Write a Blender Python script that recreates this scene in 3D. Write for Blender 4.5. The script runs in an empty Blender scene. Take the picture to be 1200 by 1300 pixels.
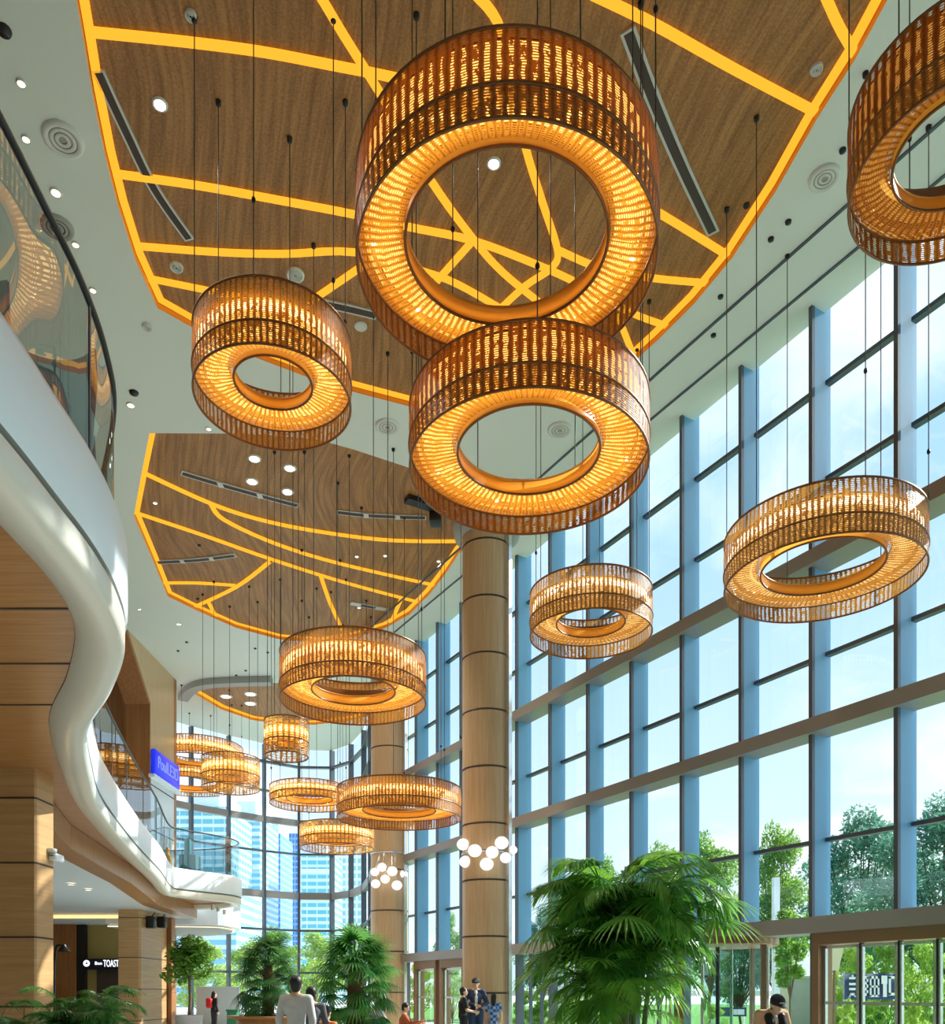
import bpy, bmesh, math, random
from mathutils import Vector, Matrix
from mathutils.geometry import tessellate_polygon

R = random.Random(7)
SC = bpy.context.scene
COL = SC.collection
PI = math.pi

# ------------------------------------------------------------------ camera
EYE = 1.45                      # camera height in metres
FPX, CX, CY = 1080.0, 600.0, 1258.0
cam_d = bpy.data.cameras.new('camera')
cam_d.sensor_fit = 'HORIZONTAL'
cam_d.sensor_width = 36.0
cam_d.lens = 36.0 * FPX / 1200.0
cam_d.shift_y = (CY - 650.0) / 1200.0
cam_d.clip_end = 800
cam = bpy.data.objects.new('camera', cam_d)
COL.objects.link(cam)
cam.location = (0, 0, EYE)
cam.rotation_euler = (PI / 2, 0, 0)
SC.camera = cam

# ------------------------------------------------------------------ exposure
SC.view_settings.view_transform = 'Standard'
SC.view_settings.look = 'None'
SC.view_settings.gamma = 1.0
SC.view_settings.exposure = 0.2
SC.view_settings.use_curve_mapping = False
SC.cycles.max_bounces = 10
SC.cycles.diffuse_bounces = 5
SC.cycles.transparent_max_bounces = 24
SC.cycles.sample_clamp_indirect = 5.0
SC.cycles.use_denoising = True

# ------------------------------------------------------------------ node helper
class NT:
    def __init__(s, tree):
        s.t = tree
        tree.nodes.clear()
    def n(s, typ, **kw):
        nd = s.t.nodes.new(typ)
        for k, v in kw.items():
            if k.startswith('i_'):
                key = k[2:]
                key = int(key) if key.isdigit() else key.replace('_', ' ')
                s.put(nd.inputs[key], v)
            else:
                setattr(nd, k, v)
        return nd
    def put(s, sock, v):
        if isinstance(v, bpy.types.NodeSocket):
            s.t.links.new(v, sock)
        elif isinstance(v, bpy.types.Node):
            s.t.links.new(v.outputs[0], sock)
        else:
            if hasattr(sock, 'default_value') and isinstance(v, (tuple, list)) and len(v) == 3 and sock.type == 'RGBA':
                v = (*v, 1)
            sock.default_value = v
    def m(s, op, a, b=None, c=None):
        nd = s.t.nodes.new('ShaderNodeMath')
        nd.operation = op
        s.put(nd.inputs[0], a)
        if b is not None: s.put(nd.inputs[1], b)
        if c is not None: s.put(nd.inputs[2], c)
        return nd.outputs[0]
    def mix(s, f, a, b):
        nd = s.t.nodes.new('ShaderNodeMix')
        nd.data_type = 'RGBA'
        s.put(nd.inputs[0], f); s.put(nd.inputs[6], a); s.put(nd.inputs[7], b)
        return nd.outputs[2]
    def sh(s, f, a, b):
        nd = s.t.nodes.new('ShaderNodeMixShader')
        s.put(nd.inputs[0], f); s.put(nd.inputs[1], a); s.put(nd.inputs[2], b)
        return nd.outputs[0]
    def step(s, v, lo, hi):
        nd = s.t.nodes.new('ShaderNodeMapRange')
        nd.interpolation_type = 'SMOOTHSTEP'
        s.put(nd.inputs[0], v); nd.inputs[1].default_value = lo; nd.inputs[2].default_value = hi
        return nd.outputs[0]

# ------------------------------------------------------------------ sky
SKY = 1.5
world = bpy.data.worlds.new('sky')
SC.world = world
world.use_nodes = True
w = NT(world.node_tree)
tc = w.n('ShaderNodeTexCoord')
sep = w.n('ShaderNodeSeparateXYZ', i_0=tc.outputs['Generated'])
zz = w.m('MAXIMUM', sep.outputs[2], 0.0)
grad = w.step(zz, 0.0, 0.62)
blue = w.mix(grad, (0.66, 0.74, 0.78), (0.33, 0.52, 0.71))
den = w.m('ADD', zz, 0.18)
cmb = w.n('ShaderNodeCombineXYZ', i_0=w.m('DIVIDE', sep.outputs[0], den), i_1=w.m('DIVIDE', sep.outputs[1], den), i_2=0.3)
noi = w.n('ShaderNodeTexNoise', i_Vector=cmb.outputs[0], i_Scale=1.15, i_Detail=7.0, i_Roughness=0.56, i_Distortion=0.35)
cl = w.step(noi.outputs[0], 0.48, 0.68)
skyc = w.mix(cl, blue, (0.80, 0.80, 0.80))
low = w.m('LESS_THAN', sep.outputs[2], 0.0)
skyc = w.mix(low, skyc, (0.40, 0.42, 0.40))
bg = w.n('ShaderNodeBackground', i_Color=skyc, i_Strength=SKY)
out = w.n('ShaderNodeOutputWorld', i_Surface=bg)

# ------------------------------------------------------------------ sun
sun_d = bpy.data.lights.new('sun', 'SUN')
sun_d.energy = 8.0
sun_d.color = (1.0, 0.93, 0.82)
sun_d.angle = 0.01
sun = bpy.data.objects.new('sun', sun_d)
COL.objects.link(sun)
sun.rotation_euler = Vector((0.80, 0.42, 0.67)).to_track_quat('Z', 'Y').to_euler()

# ------------------------------------------------------------------ projections: a picture point at a known height or depth
def U(px, py, h):
    y = FPX * h / (CY - py)
    return Vector(((px - CX) / FPX * y, y, EYE + h))
def D(px, py, y):
    return Vector(((px - CX) / FPX * y, y, EYE + (CY - py) / FPX * y))
def PX(px, y):
    return (px - CX) / FPX * y

# ------------------------------------------------------------------ mesh builder
class MB:
    def __init__(s):
        s.v = []; s.f = []; s.uv = {}
        s.sm = set()
    def add(s, vs, fs, smooth=False):
        b = len(s.v)
        s.v += [Vector(p) for p in vs]
        for f in fs:
            if smooth: s.sm.add(len(s.f))
            s.f.append([i + b for i in f])
        return b
    def box(s, lo, hi, M=None):
        x0, y0, z0 = lo; x1, y1, z1 = hi
        vs = [Vector(p) for p in ((x0,y0,z0),(x1,y0,z0),(x1,y1,z0),(x0,y1,z0),(x0,y0,z1),(x1,y0,z1),(x1,y1,z1),(x0,y1,z1))]
        if M: vs = [M @ p for p in vs]
        s.add(vs, [(0,3,2,1),(4,5,6,7),(0,1,5,4),(1,2,6,5),(2,3,7,6),(3,0,4,7)])
        return s
    def cbox(s, c, d, M=None):
        c = Vector(c); d = Vector(d) / 2
        return s.box(c - d, c + d, M)
    def bbox(s, lo, hi, r, M=None, seg=2):          # box with rounded edges
        bm = bmesh.new()
        bmesh.ops.create_cube(bm, size=1)
        lo = Vector(lo); hi = Vector(hi)
        for v in bm.verts:
            v.co = Vector([lo[i] + (v.co[i] + .5) * (hi[i] - lo[i]) for i in range(3)])
        bmesh.ops.bevel(bm, geom=bm.edges[:], offset=r, segments=seg, affect='EDGES', profile=.5)
        s.frombm(bm, M, True)
        return s
    def frombm(s, bm, M=None, smooth=False):
        bm.verts.index_update()
        vs = [(M @ v.co) if M else v.co.copy() for v in bm.verts]
        s.add(vs, [[v.index for v in f.verts] for f in bm.faces], smooth)
        bm.free()
    def tube(s, pts, r, n=8, caps=True, smooth=True):
        pts = [Vector(p) for p in pts]
        rs = r if isinstance(r, (list, tuple)) else [r] * len(pts)
        rings = []; prev = None
        for i, p in enumerate(pts):
            a = pts[max(i-1, 0)]; b = pts[min(i+1, len(pts)-1)]
            t = (b - a)
            t = t.normalized() if t.length > 1e-9 else Vector((0, 0, 1))
            if prev is None:
                ref = Vector((1, 0, 0)) if abs(t.x) < .9 else Vector((0, 1, 0))
                u = t.cross(ref).normalized()
            else:
                u = (prev - t * prev.dot(t))
                u = u.normalized() if u.length > 1e-6 else t.orthogonal().normalized()
            prev = u
            v = t.cross(u)
            rings.append([p + (u * math.cos(2*PI*k/n) + v * math.sin(2*PI*k/n)) * rs[i] for k in range(n)])
        s.loft(rings, True, caps, smooth)
        return s
    def loft(s, rings, closed=True, caps=True, smooth=True):
        n = len(rings[0]); vs = [p for r_ in rings for p in r_]; fs = []
        for i in range(len(rings)-1):
            for k in range(n if closed else n-1):
                k2 = (k+1) % n
                fs.append((i*n+k, i*n+k2, (i+1)*n+k2, (i+1)*n+k))
        s.add(vs, fs, smooth)
        if caps and closed:
            s.add(rings[0], [tuple(reversed(range(n)))]); s.add(rings[-1], [tuple(range(n))])
        return s
    def lathe(s, prof, c=(0, 0, 0), n=32, caps=False, smooth=True, a0=0, a1=2*PI):
        c = Vector(c); full = abs(a1 - a0 - 2*PI) < 1e-6
        m = n if full else n + 1
        rings = [[c + Vector((r*math.cos(a0+(a1-a0)*k/n), r*math.sin(a0+(a1-a0)*k/n), z)) for k in range(m)] for r, z in prof]
        s.loft(rings, full, caps, smooth)
        return s
    def ball(s, c, r, n=12, m=8, sc=(1, 1, 1), M=None):
        c = Vector(c); vs = []; fs = []
        for i in range(m+1):
            t = PI*i/m
            for k in range(n):
                p = Vector((math.sin(t)*math.cos(2*PI*k/n)*sc[0], math.sin(t)*math.sin(2*PI*k/n)*sc[1], math.cos(t)*sc[2])) * r
                vs.append((M @ p if M else p) + c)
        for i in range(m):
            for k in range(n):
                fs.append((i*n+k, (i+1)*n+k, (i+1)*n+(k+1)%n, i*n+(k+1)%n))
        s.add(vs, fs, True)
        return s
    def poly(s, pts, z0, z1=None):                   # vertical prism (or flat polygon) from a plan outline
        pts = [Vector((p[0], p[1], 0)) for p in pts]
        tris = tessellate_polygon([pts])
        n = len(pts)
        s.add([Vector((p.x, p.y, z0)) for p in pts], [tuple(t) for t in tris])
        if z1 is not None:
            s.add([Vector((p.x, p.y, z1)) for p in pts], [tuple(reversed(t)) for t in tris])
            vs = [Vector((p.x, p.y, z0)) for p in pts] + [Vector((p.x, p.y, z1)) for p in pts]
            s.add(vs, [(k, (k+1) % n, n+(k+1) % n, n+k) for k in range(n)])
        return s
    def ribbon(s, pts, wd, z0, z1):                  # flat band of width wd along a plan polyline
        pts = [Vector((p[0], p[1])) for p in pts]
        L = []; Rr = []
        for i, p in enumerate(pts):
            a = pts[max(i-1, 0)]; b = pts[min(i+1, len(pts)-1)]
            t = (b - a).normalized(); nrm = Vector((-t.y, t.x)) * wd/2
            L.append(p + nrm); Rr.append(p - nrm)
        rings = [[Vector((l.x,l.y,z0)), Vector((r_.x,r_.y,z0)), Vector((r_.x,r_.y,z1)), Vector((l.x,l.y,z1))] for l, r_ in zip(L, Rr)]
        s.loft(rings, True, True, False)
        return s
    def build(s, name, mat, parent=None, uvf=None, recalc=False):
        me = bpy.data.meshes.new(name)
        off = ORG.get(parent.name, Vector((0, 0, 0))) if parent else Vector((0, 0, 0))
        me.from_pydata([p - off for p in s.v], [], s.f)
        for i in s.sm: me.polygons[i].use_smooth = True
        if recalc:
            bm = bmesh.new(); bm.from_mesh(me)
            bmesh.ops.remove_doubles(bm, verts=bm.verts, dist=1e-5)
            bmesh.ops.recalc_face_normals(bm, faces=bm.faces); bm.to_mesh(me); bm.free()
        if uvf:
            ul = me.uv_layers.new(name='uv')
            for pl in me.polygons:
                us = [uvf(me.vertices[me.loops[li].vertex_index].co + off) for li in pl.loop_indices]
                mx = max(u[0] for u in us)
                for li, u in zip(pl.loop_indices, us):
                    uu = u[0]
                    if len(u) > 2 and mx - uu > u[2] / 2: uu += u[2]
                    ul.data[li].uv = (uu, u[1])
        me.materials.append(mat)
        o = bpy.data.objects.new(name, me)
        COL.objects.link(o)
        if parent:
            o.parent = parent
        ORG[o.name] = off
        return o
ORG = {}

def thing(name, label, cat, loc=(0, 0, 0), group=None):
    o = bpy.data.objects.new(name, None)
    o.empty_display_size = .1
    COL.objects.link(o)
    o.location = loc
    ORG[o.name] = Vector(loc)
    return tag(o, label, cat, group)
def tag(o, label, cat, group=None):
    o['label'] = label; o['category'] = cat
    if group: o['group'] = group
    return o
def struct(o):
    o['kind'] = 'structure'
    return o
def sroot(name, loc=(0, 0, 0)):
    o = bpy.data.objects.new(name, None)
    COL.objects.link(o); o.location = loc; ORG[o.name] = Vector(loc)
    return struct(o)
def rebase(o):                                        # put a single-mesh thing's origin at its base
    me = o.data
    xs = [v.co for v in me.vertices]
    c = Vector((sum(p.x for p in xs)/len(xs), sum(p.y for p in xs)/len(xs), min(p.z for p in xs)))
    me.transform(Matrix.Translation(-c)); o.location = c; ORG[o.name] = c
    return o
def crom(pts, k=6):
    pts = [Vector(p) for p in pts]; out = []
    for i in range(len(pts)-1):
        p0 = pts[max(i-1, 0)]; p1 = pts[i]; p2 = pts[i+1]; p3 = pts[min(i+2, len(pts)-1)]
        for j in range(k):
            t = j/k
            out.append(.5*((2*p1)+(p2-p0)*t+(2*p0-5*p1+4*p2-p3)*t*t+(3*p1-p0-3*p2+p3)*t*t*t))
    out.append(pts[-1]); return out

# ------------------------------------------------------------------ materials
def mat_base(name):
    m = bpy.data.materials.new(name); m.use_nodes = True
    return m, NT(m.node_tree)
def pbr(name, col, rough=.5, metal=0., var=0., scale=6., bump=0., emit=None, estr=0., coat=0., spec=.5):
    m, t = mat_base(name)
    b = t.n('ShaderNodeBsdfPrincipled', i_Roughness=rough, i_Metallic=metal)
    b.inputs['Specular IOR Level'].default_value = spec
    c = (*col, 1)
    if var or bump:
        tcd = t.n('ShaderNodeTexCoord')
        nz = t.n('ShaderNodeTexNoise', i_Vector=tcd.outputs['Object'], i_Scale=scale, i_Detail=4.)
        if var:
            t.put(b.inputs['Base Color'], t.mix(nz.outputs[0], tuple(x*(1-var) for x in col), tuple(min(1, x*(1+var)) for x in col)))
        if bump:
            bp = t.n('ShaderNodeBump', i_Height=nz.outputs[0], i_Strength=bump)
            t.put(b.inputs['Normal'], bp.outputs[0])
    if not var: b.inputs['Base Color'].default_value = c
    if coat: b.inputs['Coat Weight'].default_value = coat
    if emit:
        b.inputs['Emission Color'].default_value = (*emit, 1); b.inputs['Emission Strength'].default_value = estr
    t.n('ShaderNodeOutputMaterial', i_Surface=b)
    return m
def emis(name, col, st):
    m, t = mat_base(name)
    e = t.n('ShaderNodeEmission', i_Color=col, i_Strength=st)
    t.n('ShaderNodeOutputMaterial', i_Surface=e)
    return m
def wood(name, c1, c2, rough=.45, sc=(1, 1, 1), rot=(0, 0, 0), freq=9., dist=4., obj=True, coat=0.):
    m, t = mat_base(name)
    tcd = t.n('ShaderNodeTexCoord')
    mp = t.n('ShaderNodeMapping', i_Vector=tcd.outputs['Object'], i_Scale=sc, i_Rotation=rot)
    n1 = t.n('ShaderNodeTexNoise', i_Vector=mp.outputs[0], i_Scale=freq, i_Detail=6., i_Roughness=.65, i_Distortion=.4)
    n2 = t.n('ShaderNodeTexNoise', i_Vector=tcd.outputs['Object'], i_Scale=.6, i_Detail=2.)
    f = t.m('ADD', t.m('MULTIPLY', t.step(n1.outputs[0], .3, .7), .75), t.m('MULTIPLY', n2.outputs[0], .25))
    b = t.n('ShaderNodeBsdfPrincipled', i_Base_Color=t.mix(f, c1, c2), i_Roughness=rough)
    if coat: b.inputs['Coat Weight'].default_value = coat
    t.n('ShaderNodeOutputMaterial', i_Surface=b)
    return m
def ceiling_wood():
    m, t = mat_base('ribbed ceiling wood')
    g = t.n('ShaderNodeNewGeometry')
    big = t.n('ShaderNodeTexNoise', i_Vector=g.outputs['Position'], i_Scale=.16, i_Detail=1.)
    s = t.n('ShaderNodeSeparateXYZ', i_0=g.outputs['Position'])
    ang = t.m('ADD', t.m('MULTIPLY', t.m('SUBTRACT', big.outputs[0], .5), 2.2), t.m('MULTIPLY', s.outputs[1], .22))
    # rib coordinate turned slowly across the panel
    u = t.m('ADD', t.m('MULTIPLY', s.outputs[0], 1.0), ang)
    fr = t.m('FRACT', t.m('MULTIPLY', u, 7.))
    groove = t.m('LESS_THAN', fr, .22)
    fine = t.n('ShaderNodeTexNoise', i_Vector=g.outputs['Position'], i_Scale=26., i_Detail=4., i_Roughness=.75)
    sm_ = t.n('ShaderNodeCombineXYZ', i_0=t.m('MULTIPLY', u, 5.), i_1=t.m('MULTIPLY', s.outputs[1], .35), i_2=0.)
    streak = t.n('ShaderNodeTexNoise', i_Vector=sm_.outputs[0], i_Scale=1.6, i_Detail=4., i_Roughness=.6)
    c = t.mix(t.step(t.m('ADD', t.m('MULTIPLY', fine.outputs[0], .45), t.m('MULTIPLY', streak.outputs[0], .55)), .36, .64), (.25, .10, .022), (.50, .238, .066))
    c = t.mix(t.m('MULTIPLY', groove, .22), c, (.12, .06, .025))
    bp = t.n('ShaderNodeBump', i_Height=t.m('SUBTRACT', fine.outputs[0], groove), i_Strength=.25, i_Distance=.02)
    b = t.n('ShaderNodeBsdfPrincipled', i_Base_Color=c, i_Roughness=.5, i_Normal=bp.outputs[0])
    t.n('ShaderNodeOutputMaterial', i_Surface=b)
    return m
def glass(name, tint, refl=.08, rough=.0):
    m, t = mat_base(name)
    tr = t.n('ShaderNodeBsdfTransparent', i_Color=tint)
    gl = t.n('ShaderNodeBsdfGlossy', i_Color=(.95, .97, 1.0), i_Roughness=rough)
    lw = t.n('ShaderNodeLayerWeight', i_Blend=.25)
    f = t.m('ADD', t.m('MULTIPLY', lw.outputs['Facing'], refl*2.0), refl*.5)
    t.n('ShaderNodeOutputMaterial', i_Surface=t.sh(f, tr, gl))
    return m
def weave(name, c_dark, c_lite, trans, cell_u=.12, cell_v=.03, hole_u=.27, hole_v=.30, tf=.5, seed=0., openness=1.0):
    m, t = mat_base(name)
    uv = t.n('ShaderNodeUVMap', uv_map='uv')
    s = t.n('ShaderNodeSeparateXYZ', i_0=uv.outputs[0])
    nz = t.n('ShaderNodeTexNoise', i_Vector=uv.outputs[0], i_Scale=14., i_Detail=2.)
    nb = t.n('ShaderNodeTexNoise', i_Vector=uv.outputs[0], i_Scale=2.3, i_Detail=2.)
    j = t.m('MULTIPLY', t.m('SUBTRACT', nz.outputs[0], .5), .5)
    fu = t.m('FRACT', t.m('ADD', t.m('DIVIDE', s.outputs[0], cell_u), t.m('MULTIPLY', j, .8)))
    fv = t.m('FRACT', t.m('ADD', t.m('DIVIDE', s.outputs[1], cell_v), j))
    au = t.m('ABSOLUTE', t.m('SUBTRACT', fu, .5))
    av = t.m('ABSOLUTE', t.m('SUBTRACT', fv, .5))
    wob = t.m('MULTIPLY', t.m('SUBTRACT', nb.outputs[0], .5), .55)
    dn = t.n('ShaderNodeTexNoise', i_Vector=uv.outputs[0], i_Scale=9., i_Detail=3., i_Roughness=.7)
    hu = t.m('MULTIPLY', t.m('LESS_THAN', au, t.m('ADD', wob, hole_u)), t.m('GREATER_THAN', dn.outputs[0], .44))
    hv = t.m('LESS_THAN', av, hole_v)
    hole = t.m('MULTIPLY', t.m('MULTIPLY', hu, hv), openness)
    strand = t.m('ADD', t.m('MULTIPLY', t.step(au, .22, .5), .7), t.m('MULTIPLY', nz.outputs[0], .5))
    col = t.mix(strand, c_lite, c_dark)
    bp = t.n('ShaderNodeBump', i_Height=t.m('ADD', t.m('COSINE', t.m('MULTIPLY', fv, 2*PI)), au), i_Strength=.5, i_Distance=.01)
    df = t.n('ShaderNodeBsdfPrincipled', i_Base_Color=col, i_Roughness=.45, i_Normal=bp.outputs[0])
    tl = t.n('ShaderNodeBsdfTranslucent', i_Color=t.mix(t.step(au, .2, .45), trans, tuple(x*.55 for x in trans)))
    body = t.sh(tf, df, tl)
    tr = t.n('ShaderNodeBsdfTransparent')
    t.n('ShaderNodeOutputMaterial', i_Surface=t.sh(hole, body, tr))
    return m
def leafmat(name, c1, c2, tf=.45, tcol=None, rough=.38):
    m, t = mat_base(name)
    g = t.n('ShaderNodeNewGeometry')
    rn = t.n('ShaderNodeTexNoise', i_Vector=g.outputs['Position'], i_Scale=3.5, i_Detail=3.)
    c = t.mix(t.step(rn.outputs[0], .32, .68), c1, c2)
    b = t.n('ShaderNodeBsdfPrincipled', i_Base_Color=c, i_Roughness=rough)
    tl = t.n('ShaderNodeBsdfTranslucent', i_Color=t.mix(.5, c, tcol or tuple(min(1, x*2.2) for x in c2)))
    t.n('ShaderNodeOutputMaterial', i_Surface=t.sh(tf, b, tl))
    return m

M = {}
M['white_ceiling'] = pbr('painted ceiling', (.76, .82, .78), .6, var=.03, scale=.4)
M['wood_ceiling'] = ceiling_wood()
M['led'] = emis('amber light strip', (1.0, .44, .03), 1.12)
M['led_edge'] = emis('amber edge light', (1.0, .42, .028), 1.15)
M['white_plaster'] = pbr('white fascia', (.82, .90, .99), .35)
M['soffit'] = pbr('pale soffit', (.78, .74, .66), .3, coat=.2)
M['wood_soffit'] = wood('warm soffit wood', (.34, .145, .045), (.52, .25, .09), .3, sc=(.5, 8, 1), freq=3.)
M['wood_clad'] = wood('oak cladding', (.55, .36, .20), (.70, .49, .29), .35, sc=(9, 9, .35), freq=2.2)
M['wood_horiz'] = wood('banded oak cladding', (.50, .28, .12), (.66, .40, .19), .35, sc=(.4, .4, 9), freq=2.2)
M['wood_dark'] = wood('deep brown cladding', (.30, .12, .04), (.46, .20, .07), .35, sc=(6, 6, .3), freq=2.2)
M['joint'] = pbr('dark joint', (.06, .04, .03), .6)
M['black'] = pbr('black metal', (.02, .02, .022), .4, .3)
M['fin'] = pbr('blue grey fin', (.13, .36, .58), .35, .0)
M['mull'] = pbr('dark mullion', (.10, .12, .15), .4, .4)
M['beam'] = pbr('bronze grey beam', (.30, .28, .27), .35, .3)
M['bronze'] = pbr('bronze door frame', (.28, .16, .09), .35, .5)
M['steel'] = pbr('brushed steel', (.68, .70, .72), .25, .9)
M['pane'] = glass('clear window glass', (.90, .96, .99), .04)
M['lowpane'] = glass('door glass', (.84, .95, .93), .07)
M['rail_glass'] = glass('balustrade glass', (.64, .76, .77), .19)
def acrylic(name, col, tf):
    m, t = mat_base(name)
    b = t.n('ShaderNodeBsdfPrincipled', i_Base_Color=col, i_Roughness=.3)
    tl = t.n('ShaderNodeBsdfTranslucent', i_Color=col)
    t.n('ShaderNodeOutputMaterial', i_Surface=t.sh(tf, b, tl))
    return m
M['amber'] = acrylic('amber translucent collar', (1.0, .45, .06), .6)
M['rim'] = pbr('copper brown rim', (.22, .08, .02), .35, .3)
M['collar'] = pbr('satin copper collar', (.85, .36, .05), .35, .0)
M['cable'] = pbr('thin dark cable', (.06, .06, .06), .5)
M['tube'] = emis('warm light band', (1.0, .50, .11), 1.7)
M['tube_dim'] = emis('dim light band', (1.0, .45, .08), .55)
M['tube_low'] = emis('underside diffuser', (1.0, .60, .17), 2.3)
M['tube_line'] = emis('bright light line', (1.0, .70, .30), 3.2)
M['tube_pale'] = emis('cream light band', (1.0, .62, .22), 1.2)
M['low_pale'] = emis('cream underside diffuser', (1.0, .63, .24), 1.4)
M['line_pale'] = emis('cream light line', (1.0, .84, .58), 2.6)
M['bulb'] = emis('warm lamp bulb', (1.0, .70, .32), 30.)
M['floor'] = pbr('polished stone floor', (.50, .53, .50), .18, var=.05, scale=1.5)
M['vent'] = pbr('vent frame', (.62, .62, .58), .4, .3)
M['down'] = emis('downlight lens', (1.0, .95, .86), 6.)
M['downwarm'] = emis('small spotlight lens', (1.0, .78, .5), 4.)
M['disc'] = pbr('white speaker grille', (.72, .74, .70), .5)
M['greyring'] = pbr('grey ring', (.38, .39, .37), .5)
M['globe'] = emis('frosted globe', (1.0, .96, .9), 1.15)
# ================================================================== THE SETTING
HC = 12.0                                             # ceiling above the eye
ZC = EYE + HC
A0 = 14.2                                             # window wall: x = A0 - SL*y on its inner face
SL = CX / FPX
wu = Vector((-SL, 1, 0)).normalized()                 # along the window wall, going away
wn = Vector((1, SL, 0)).normalized()                  # outwards through the glass
def WP(y, outw=0., z=0.):
    p = Vector((A0 - SL*y, y, 0)) + wn*outw
    p.z = z
    return p
FAR = [(-15.6, 36.0), (-13.9, 37.0), (-12.75, 38.6), (-11.45, 40.0), (-10.1, 41.3), (-8.65, 42.4), (-7.05, 42.5), (-5.95, 41.4), (-5.05, 39.2), (-4.35, 36.0), (-3.75, 32.3)]

struct(MB().poly([(-20, -8), (18.5, -8), (15.2, -1.5)] + [tuple(WP(y, .4).xy) for y in (2, 10, 20, 31)] + list(reversed(FAR)) + [(-20, 34)], -.12, 0).build('floor', M['floor']))

# ceiling with three openings for the wood panels
P1 = [(97, 0), (106, 50), (118, 122), (134, 200), (150, 262), (172, 330), (200, 391), (252, 420), (330, 456), (420, 490), (520, 516), (620, 511), (720, 490), (806, 458),
      (835, 432), (882, 385), (930, 327), (985, 243), (1038, 150), (1086, 75), (1128, -2), (1150, -60)]
P2 = [(190, 550), (310, 550.5), (400, 557), (450, 571), (520, 594), (590, 622), (625, 648), (606, 678), (583, 702), (566, 728), (545, 755), (520, 780), (490, 797), (455, 808), (410, 816), (356, 812), (300, 797), (252, 776), (213, 757), (192, 706), (170, 655), (180, 600)]
P3 = [(246, 880), (262, 871), (300, 868), (360, 867), (430, 867), (490, 868), (522, 880), (505, 898), (450, 914), (400, 920), (360, 920), (320, 914), (280, 900)]
poly1 = [U(x, y, HC) for x, y in P1] + [Vector((9.3, 5.5, ZC)), Vector((2, 4.0, ZC)), Vector((-4.3, 5.5, ZC))]
poly1[0:0] = [U(88, -90, HC)]
poly2 = [U(x, y, HC) for x, y in P2]
poly3 = [U(x, y, HC) for x, y in P3]
ceil_out = [Vector(p) for p in ([(-20, -8, ZC), (18.5, -8, ZC)] + [tuple(WP(y, .35, ZC)) for y in (-6, 10, 20, 31.9)] + [(x, y, ZC) for x, y in reversed(FAR)] + [(-20, 34, ZC)])]
def orient(p, ccw=True):
    a = sum(p[i].x*p[(i+1) % len(p)].y - p[(i+1) % len(p)].x*p[i].y for i in range(len(p)))
    return p if (a > 0) == ccw else list(reversed(p))
poly1, poly2, poly3, ceil_out = orient(poly1), orient(poly2), orient(poly3), orient(ceil_out)
loops = [ceil_out, list(reversed(poly1)), list(reversed(poly2)), list(reversed(poly3))]
mb = MB()
flat = [p for l in loops for p in l]
mb.add(flat, [tuple(t) for t in tessellate_polygon(loops)])
struct(mb.build('ceiling', M['white_ceiling']))
struct(MB().poly([(p.x, p.y) for p in ceil_out], ZC+.45, ZC+.6).build('ceiling_slab', M['white_ceiling']))

def inset(p, d):
    n = len(p); o = []
    for i in range(n):
        a, b, c = p[i-1], p[i], p[(i+1) % n]
        t1 = (b-a).normalized(); t2 = (c-b).normalized()
        n1 = Vector((-t1.y, t1.x, 0)); n2 = Vector((-t2.y, t2.x, 0))
        m_ = (n1+n2)
        m_ = m_.normalized() if m_.length > 1e-6 else n1
        o.append(b + m_*d/max(.4, m_.dot(n1)))
    return o
REC = .13
def wood_panel(poly, label, lines, wd, edge=.13, skip=None):
    c = Vector((sum(p.x for p in poly)/len(poly), sum(p.y for p in poly)/len(poly), ZC))
    t = sroot('ceiling_panel', c)
    t['label'] = label
    t['category'] = 'ceiling panel'
    MB().poly([(p.x, p.y) for p in poly], ZC+REC, ZC+REC+.06).build('panel_board', M['wood_ceiling'], t)
    n = len(poly)
    lip = MB()
    lip.add(poly + [p + Vector((0, 0, REC)) for p in poly], [(k, (k+1) % n, n+(k+1) % n, n+k) for k in range(n)])
    lip.build('edge_lip', M['collar'], t)
    q = inset(poly, .015); r_ = inset(poly, edge)
    e = MB(); z0 = ZC+REC-.03; z1 = ZC+REC-.002
    vs = [Vector((p.x, p.y, z0)) for p in q] + [Vector((p.x, p.y, z0)) for p in r_] + [Vector((p.x, p.y, z1)) for p in r_]
    e.add(vs, [(k, (k+1) % n, n+(k+1) % n, n+k) for k in range(n)] + [(n+k, n+(k+1) % n, 2*n+(k+1) % n, 2*n+k) for k in range(n)])
    e.build('edge_light', M['led_edge'], t)
    for ln in lines:
        pts = crom([U(x, y, HC+REC-.02).xy for x, y in ln], 5) if len(ln) > 2 else [U(x, y, HC+REC-.02).xy for x, y in ln]
        MB().ribbon(pts, wd, ZC+REC-.045, ZC+REC-.003).build('light_strip', M['led'], t)
    return t
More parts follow.
